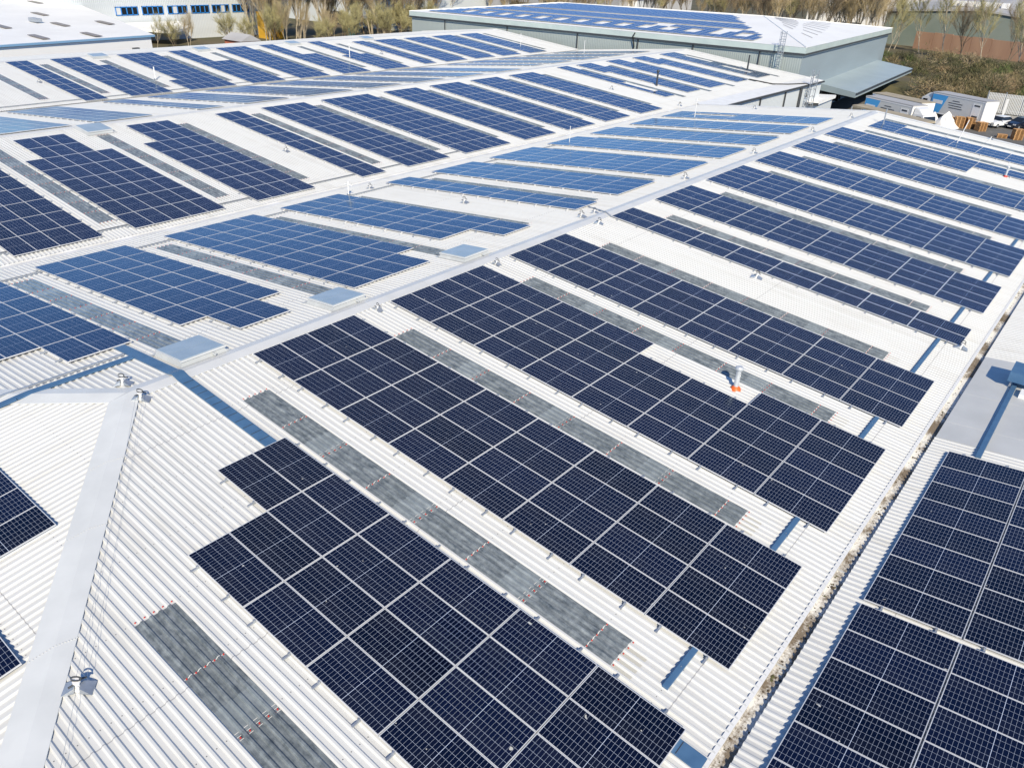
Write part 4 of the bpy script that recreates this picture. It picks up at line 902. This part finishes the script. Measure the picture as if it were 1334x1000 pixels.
CARS = {}
def car(x, y, rot, paint, label):
    b = thing('parked_car', (x, y, G0), label, 'car', 'cars parked in the yard'); T = Matrix.Translation((x, y, G0)) @ Matrix.Rotation(rot, 4, 'Z')
    # side profile along x, front at -x
    lower = [(-2.15, .35), (-2.2, .6), (-2.05, .82), (-1.0, 1.0), (1.75, 1.05), (2.1, .95), (2.15, .4)]
    m = MB(); w0 = .88
    n = len(lower); vs = []
    for sgn, wd in ((-1, w0), (-1, w0*.0), (1, w0)): pass
    sec = []
    for yy, k in ((-w0, .93), (-w0*.86, 1.), (0, 1.02), (w0*.86, 1.), (w0, .93)):
        sec.append([T @ Vector((px*(.97 if abs(yy) > .8 else 1.), yy, pz*k if pz > .5 else pz)) for px, pz in lower])
    vs = [v for s in sec for v in s]; fs = []
    for i in range(4):
        for j in range(n): fs.append((i*n+j, i*n+(j+1) % n, (i+1)*n+(j+1) % n, (i+1)*n+j))
    m.add(vs, fs, 0, None, False); m.add(sec[0], [tuple(range(n))]); m.add(sec[-1], [tuple(reversed(range(n)))])
    m.build('body', M[paint], b)
    m = MB(); B = [(-1.05, -.8, 1.0), (1.8, -.8, 1.03), (1.8, .8, 1.03), (-1.05, .8, 1.0)]; R_ = [(-.25, -.62, 1.45), (1.3, -.62, 1.46), (1.3, .62, 1.46), (-.25, .62, 1.45)]
    m.hexa([T @ Vector(p) for p in B], [T @ Vector(p) for p in R_]); m.build('glasshouse', M['pane'], b)
    m = MB(); m.hexa([T @ Vector(p) for p in R_], [T @ Vector((p[0]*.96+.02, p[1]*.94, p[2]+.05)) for p in R_]); m.build('roof_panel', M[paint], b)
    for sy in (-1, 1):
        m = MB(); m.box(-2.2, -1.98, sy*.62-.19, sy*.62+.19, .62, .78, 0, T); m.build('headlight', M['lamp'], b)
        m = MB(); m.box(-.75, -.6, sy*.98-.1, sy*.98+.1, .98, 1.12, 0, T); m.build('wing_mirror', M[paint], b)
        for xx in (-1.35, 1.3): wheel(b, T @ Matrix.Translation((xx, sy*.8, .32)), .32, .22)
    m = MB(); m.box(-2.24, -2.1, -.45, .45, .42, .6, 0, T); m.build('grille', M['dark'], b)
    m = MB(); m.box(-2.27, -2.2, -.26, .26, .36, .47, 0, T); m.build('number_plate', M['white'], b)
car(2.5, 127.5, 1.12, 'carw', 'white parked car next to the dark one in the yard')
car(5.0, 128.7, 1.12, 'carb', 'black parked car between the white one and the picture edge')
car(7.5, 129.9, 1.12, 'carb', 'dark parked car mostly cut off by the right edge')
def pallet_stack(x, y, n, rot, label):
    b = thing('pallet_stack', (x, y, G0), label, 'pallets', 'wooden pallet stacks in the yard')
    for k in range(n):
        T = Matrix.Translation((x, y, G0+.15*k)) @ Matrix.Rotation(rot+.04*((k*7) % 3-1), 4, 'Z'); m = MB()
        for i in range(6): m.box(-.6, .6, -.5+i*.175, -.38+i*.175, .12, .145, 0, T)
        for q in (-.52, 0, .52): m.box(q-.06, q+.06, -.5, .5, .025, .12, 0, T)
        for q in (-.45, 0, .45): m.box(-.6, .6, q-.05, q+.05, 0, .025, 0, T)
        m.build('pallet', M['wood'], b)
for x, y, n, r, t in ((-1.6, 121.7, 10, .5, 'stack of wooden pallets left of two beside the white heaps'), (-.3, 122.4, 10, .55, 'stack of wooden pallets right of two beside the white heaps'), (1.3, 121.6, 8, .9, 'lower stack of wooden pallets in front of the white car'), (-3.6, 124., 7, .5, 'stack of wooden pallets behind the white heaps'), (6.3, 118.8, 9, .6, 'stack of wooden pallets at the right edge below the black car'), (4.6, 118.6, 3, .2, 'very low pallet stack left of the right edge stack')): pallet_stack(x, y, n, r, t)
def heap(x, y, r, h, label):
    m = MB(); rng = random.Random(int(x*10)); n = 18; rings = [[Vector((x, y, G0+h))]]
    for k in range(1, 6): rings.append([Vector((x+r*k/5*cos(a)*rng.uniform(.9, 1.1), y+r*k/5*sin(a)*rng.uniform(.9, 1.1), G0+h*(1-(k/5))*rng.uniform(.9, 1.08))) for a in [2*pi*i/n for i in range(n)]])
    vs = [v for q in rings for v in q]; fs = [(0, 1+i, 1+(i+1) % n) for i in range(n)]
    for k in range(4):
        for i in range(n): fs.append((1+k*n+i, 1+(k+1)*n+i, 1+(k+1)*n+(i+1) % n, 1+k*n+(i+1) % n))
    m.add(vs, fs); tag(m.build('salt_heap', M['whiteroof']), label, 'heap', 'white heaps in the yard')
heap(-5.4, 123.4, 1.1, 1.5, 'smaller white heap left of the pallets'); heap(-3.2, 121.2, 1.9, 2.1, 'larger pointed white heap in front of the pallets')
fe = thing('slatted_fence', (15, 141, G0), 'tall grey slatted fence along the back of the yard', 'fence')
for i in range(14):
    x = -2.0+i*2.5; m = MB(); m.box(x-.06, x+.06, 140.9, 141.05, G0, G0+3.2); m.build('post', M['galv'], fe)
    m = MB()
    for k in range(11): m.box(x+.12+k*.22, x+.27+k*.22, 140.8, 140.86, G0+.1, G0+3.0)
    m.box(x, x+2.5, 140.86, 140.9, G0+.5, G0+.6); m.box(x, x+2.5, 140.86, 140.9, G0+2.5, G0+2.6); m.build('slat_panel', M['vinyl'], fe)
lp = thing('sign_post', (1.4, 137.2, G0), 'short white post standing in front of the slatted fence', 'post')
m = MB(); m.box(1.28, 1.52, 137.1, 137.3, G0, G0+2.7); m.build('shaft', M['white'], lp); m = MB(); m.box(1.2, 1.6, 137.0, 137.4, G0, G0+.25); m.build('foot', M['concrete'], lp)

# ------------------------------------------------------------------ bare winter trees
def tree_meshes(seed, h, spread, twigw, ntw, lean=.0, multi=1):
    rng = random.Random(seed); tr = MB(); cr = MB()
    tips = []
    def limb(p, d, L, r, lev):
        n = 4 if lev < 2 else 3; pts = [p]; q = p.copy(); dd = d.copy()
        for i in range(n):
            dd = (dd+Vector((rng.gauss(0, .13), rng.gauss(0, .13), rng.gauss(.05, .08)))).normalized(); q = q+dd*L/n; pts.append(q.copy())
        if lev < 3: tr.tube(pts, [r*(1-.6*i/n) for i in range(n+1)], 6 if lev < 2 else 4, 0, True, False)
        tips.append((pts, lev))
        if lev >= 3: return
        kids = (7, 5, 4)[lev]
        for k in range(kids):
            t = .3+.7*(k+rng.random())/kids; i = min(int(t*n), n-1); b = pts[i].lerp(pts[i+1], t*n-i)
            ax = Vector((rng.gauss(0, 1), rng.gauss(0, 1), 0)).normalized()
            nd = (dd*rng.uniform(.75, 1.2)+ax*rng.uniform(.45, .95)*spread+Vector((0, 0, .15))).normalized()
            limb(b, nd, L*rng.uniform(.42, .66), r*.45, lev+1)
    for k in range(multi):
        a = rng.uniform(0, 6.28); limb(Vector((.25*cos(a), .25*sin(a), 0))*(multi > 1), Vector((lean+.16*cos(a)*(multi > 1), .16*sin(a)*(multi > 1), 1)).normalized(), h*rng.uniform(.6, .78), h*.0105, 0)
    pool = [t for t in tips if t[1] >= 2]
    for _ in range(ntw):
        pts, lev = rng.choice(pool); i = rng.randrange(len(pts)-1); b = pts[i].lerp(pts[i+1], rng.random())
        d = (pts[-1]-pts[0]).normalized(); nd = (d+Vector((rng.gauss(0, .5), rng.gauss(0, .5), rng.gauss(.25, .35)))).normalized()
        L = rng.uniform(.6, 1.9)*h/11; sd = nd.cross(Vector((rng.gauss(0, 1), rng.gauss(0, 1), rng.gauss(0, 1)))).normalized()*twigw*rng.uniform(.5, 1.2)
        e = b+nd*L*.55+Vector((0, 0, L*.04)); cr.add([b-sd*.5, b+sd*.5, e+sd*.35, b+nd*L+Vector((0, 0, L*.12)), e-sd*.35], [(0, 1, 2, 4), (4, 2, 3)])
    return tr, cr
TREES = {}
def tree_kind(key, bark, twig, **k):
    tr, cr = tree_meshes(**k); TREES[key] = (tr.mesh('trunk', [M[bark]]), cr.mesh('crown', [M[twig]]), k['h'])
tree_kind('tall_a', 'bark_pale', 'twig_a', seed=1, h=11, spread=.42, twigw=.024, ntw=4200)
tree_kind('tall_b', 'bark_pale', 'twig_a', seed=2, h=11, spread=.38, twigw=.024, ntw=4200, multi=3)
tree_kind('tall_c', 'bark_dark', 'twig_b', seed=3, h=11, spread=.5, twigw=.024, ntw=4200, multi=2)
tree_kind('bushy', 'bark_dark', 'twig_c', seed=4, h=6, spread=1.0, twigw=.028, ntw=4200, multi=4)
tree_kind('open', 'bark_pale', 'twig_c', seed=5, h=12, spread=.7, twigw=.03, ntw=2200)
def tree(key, x, y, h, label, group, rot=0.):
    tm, cm, h0 = TREES[key]
    if group == 'bushy trees by the windowed building': h *= .74
    b = bpy.data.objects.new('bare_tree', None); COL.objects.link(b); b.location = (x, y, G0); s = h/h0; b.scale = (s, s, s); b.rotation_euler = (0, 0, rot)
    tag(b, label, 'tree', group)
    for n, me in (('trunk', tm), ('crown', cm)): o = bpy.data.objects.new(n, me); COL.objects.link(o); o.parent = b
rg = random.Random(11)
for px, x, y, h, t in (('bushy', -134, 47, 5.4, 'at the far left, in front of the low white building'), ('bushy', -133, 57, 4.6, 'just right of the leftmost one'), ('bushy', -131, 61.5, 4.4, 'where the blue edge line passes behind'), ('open', -141, 77.5, 7.2, 'left below the blue framed windows'), ('bushy', -140, 81, 6.6, 'beside the porch roof'), ('tall_b', -139, 83.5, 7., 'below the third blue framed window'), ('bushy', -141, 94, 7.6, 'large and round below the last blue framed windows'), ('bushy', -140, 98.5, 6.6, 'between the round one and the yellow container')):
    tree(px, x, y, h, 'bare bushy tree '+t, 'bushy trees by the windowed building', rg.uniform(0, 6))
for i in range(36):
    t = i/35; x = -146+rg.uniform(-5, 7)+4*t; y = 104+46*t+rg.uniform(-2, 2)
    tree(rg.choice(['tall_a', 'tall_b', 'tall_c', 'tall_a']), x, y, rg.uniform(11.5, 15.5), 'tall bare straw-coloured tree in the belt left of the warehouse', 'tall trees in the belt left of the warehouse', rg.uniform(0, 6))
for i in range(26):
    t = i/25; tree(rg.choice(['bushy', 'tall_b', 'bushy']), -134+rg.uniform(-9, 4), 104+50*t, rg.uniform(4, 7), 'low bare undergrowth tree in the belt left of the warehouse', 'undergrowth trees left of the warehouse', rg.uniform(0, 6))
for i in range(16):
    t = i/15; tree(rg.choice(['tall_a', 'tall_b', 'tall_c']), -160+28*t+rg.uniform(-4, 4), 152+62*t+rg.uniform(-5, 5), rg.uniform(10, 13), 'bare straw-coloured tree behind the left end of the warehouse', 'trees behind the left warehouse end', rg.uniform(0, 6))
for i in range(70):
    t = i/69; x = -165+118*t; y = 262+rg.uniform(-22, 14)-18*t
    tree(rg.choice(['tall_a', 'tall_b', 'tall_c', 'open', 'tall_a']), x, y, rg.uniform(9, 12.5)+3*t, 'bare brownish tree in the long belt behind the warehouse roof', 'trees in the belt behind the warehouse', rg.uniform(0, 6))
for key, x, y, h, t in (('open', -43.5, 240, 14, 'pale and slim, left end of the terracotta wall'), ('open', -36, 236, 13, 'in front of the terracotta wall, near its left end'), ('open', -29, 232, 14.5, 'tall and pale in front of the green shed'), ('tall_c', -24, 228, 12, 'dark trunked before the terracotta wall'), ('open', -17.5, 219, 13, 'leaning before the middle of the terracotta wall'), ('tall_c', -12, 216, 12, 'dark trunked at the right of the terracotta wall'), ('open', -7, 203, 12.5, 'spreading low before the scrub at the right edge'), ('open', -3, 196, 12, 'nearest the right edge of the picture'), ('tall_b', -47, 232, 13, 'beside the warehouse corner'), ('open', -41, 225, 10, 'behind the warehouse corner, greenish')):
    tree(key, x, y, h, 'bare open tree '+t, 'open trees by the terracotta wall', rg.uniform(0, 6))
# thorny scrub between yard and board wall
rg = random.Random(5); m = MB()
def hill(x, y): return 1.2+3.6*max(0, math.sin((x+40)*.06+1.2)*.5+.5)*(.6+.4*sin(y*.11+x*.07))+1.1*sin(x*.9)*sin(y*.7)*.4
for _ in range(26000):
    t = rg.random(); y = 142.5+t*t*62; x = rg.uniform(-36, 44) if y > 164 else rg.uniform(-20 if y < 150 else -25, 44)
    if x < -22.5-(y-142)*.08: continue
    if y < 172 and x < -14.5: continue
    z = G0+rg.random()**.6*hill(x, y); d = Vector((rg.gauss(0, .8), rg.gauss(0, .8), rg.uniform(.1, 1))).normalized()
    L = rg.uniform(.4, 1.3); s = d.cross(Vector((rg.gauss(0, 1), rg.gauss(0, 1), rg.gauss(0, 1)))).normalized()*rg.uniform(.022, .06); p = Vector((x, y, z))
    m.add([p-s, p+s, p+d*L*.6+s*.7, p+d*L], [(0, 1, 2), (0, 2, 3)], 0 if rg.random() < .55+.35*sin(x*.21)*sin(y*.17) else 1)
for c in range(150):   # rounded thickets of different kinds on top of the low growth
    t = rg.random(); cy = 144+t*58; cx = rg.uniform(-13 if cy < 172 else -34, 42); R = rg.uniform(1.4, 3.6); H = rg.uniform(1.6, 4.6)*(1.1-.45*t); mi = rg.choice([0, 0, 1, 2, 2, 3])
    for _ in range(int(230*R)):
        a = rg.uniform(0, 2*pi); q = rg.random()**.5; el = (1-q*q)**.5
        rr = R*q*(1+.18*sin(3*a+c)); p = Vector((cx+rr*cos(a), cy+rr*sin(a), G0+.3*hill(cx, cy)+H*el*rg.uniform(.55, 1.)))
        d = Vector((cos(a)*q+rg.gauss(0, .5), sin(a)*q+rg.gauss(0, .5), .5*el+.35+rg.gauss(0, .3))).normalized(); L = rg.uniform(.3, 1.0)
        sd = d.cross(Vector((rg.gauss(0, 1), rg.gauss(0, 1), rg.gauss(0, 1)))).normalized()*rg.uniform(.02, .06)
        m.add([p-sd, p+sd, p+d*L*.6+sd*.7, p+d*L], [(0, 1, 2), (0, 2, 3)], mi)
tag(m.build('scrub', [M['scrub'], M['twig_b'], noisy('dark_bramble', (.10, .085, .05), (.06, .07, .03), .4, .95), noisy('green_shrub', (.13, .16, .055), (.08, .10, .035), .4, .95)]), 'tangled brown and olive scrub covering the bank behind the yard', 'scrub', kind='stuff')
m = MB()
for i in range(40):
    for j in range(20):
        def gp(a, b): x = -37+a*2.05; y = 141.5+b*3.4; return Vector((x, y, G0+.02+(.45*hill(x, y) if 0 < b < 20 and 0 < a < 40 else 0)))
        m.quad(gp(i, j), gp(i+1, j), gp(i+1, j+1), gp(i, j+1))
tag(m.build('bank', M['ground']), kind='structure')
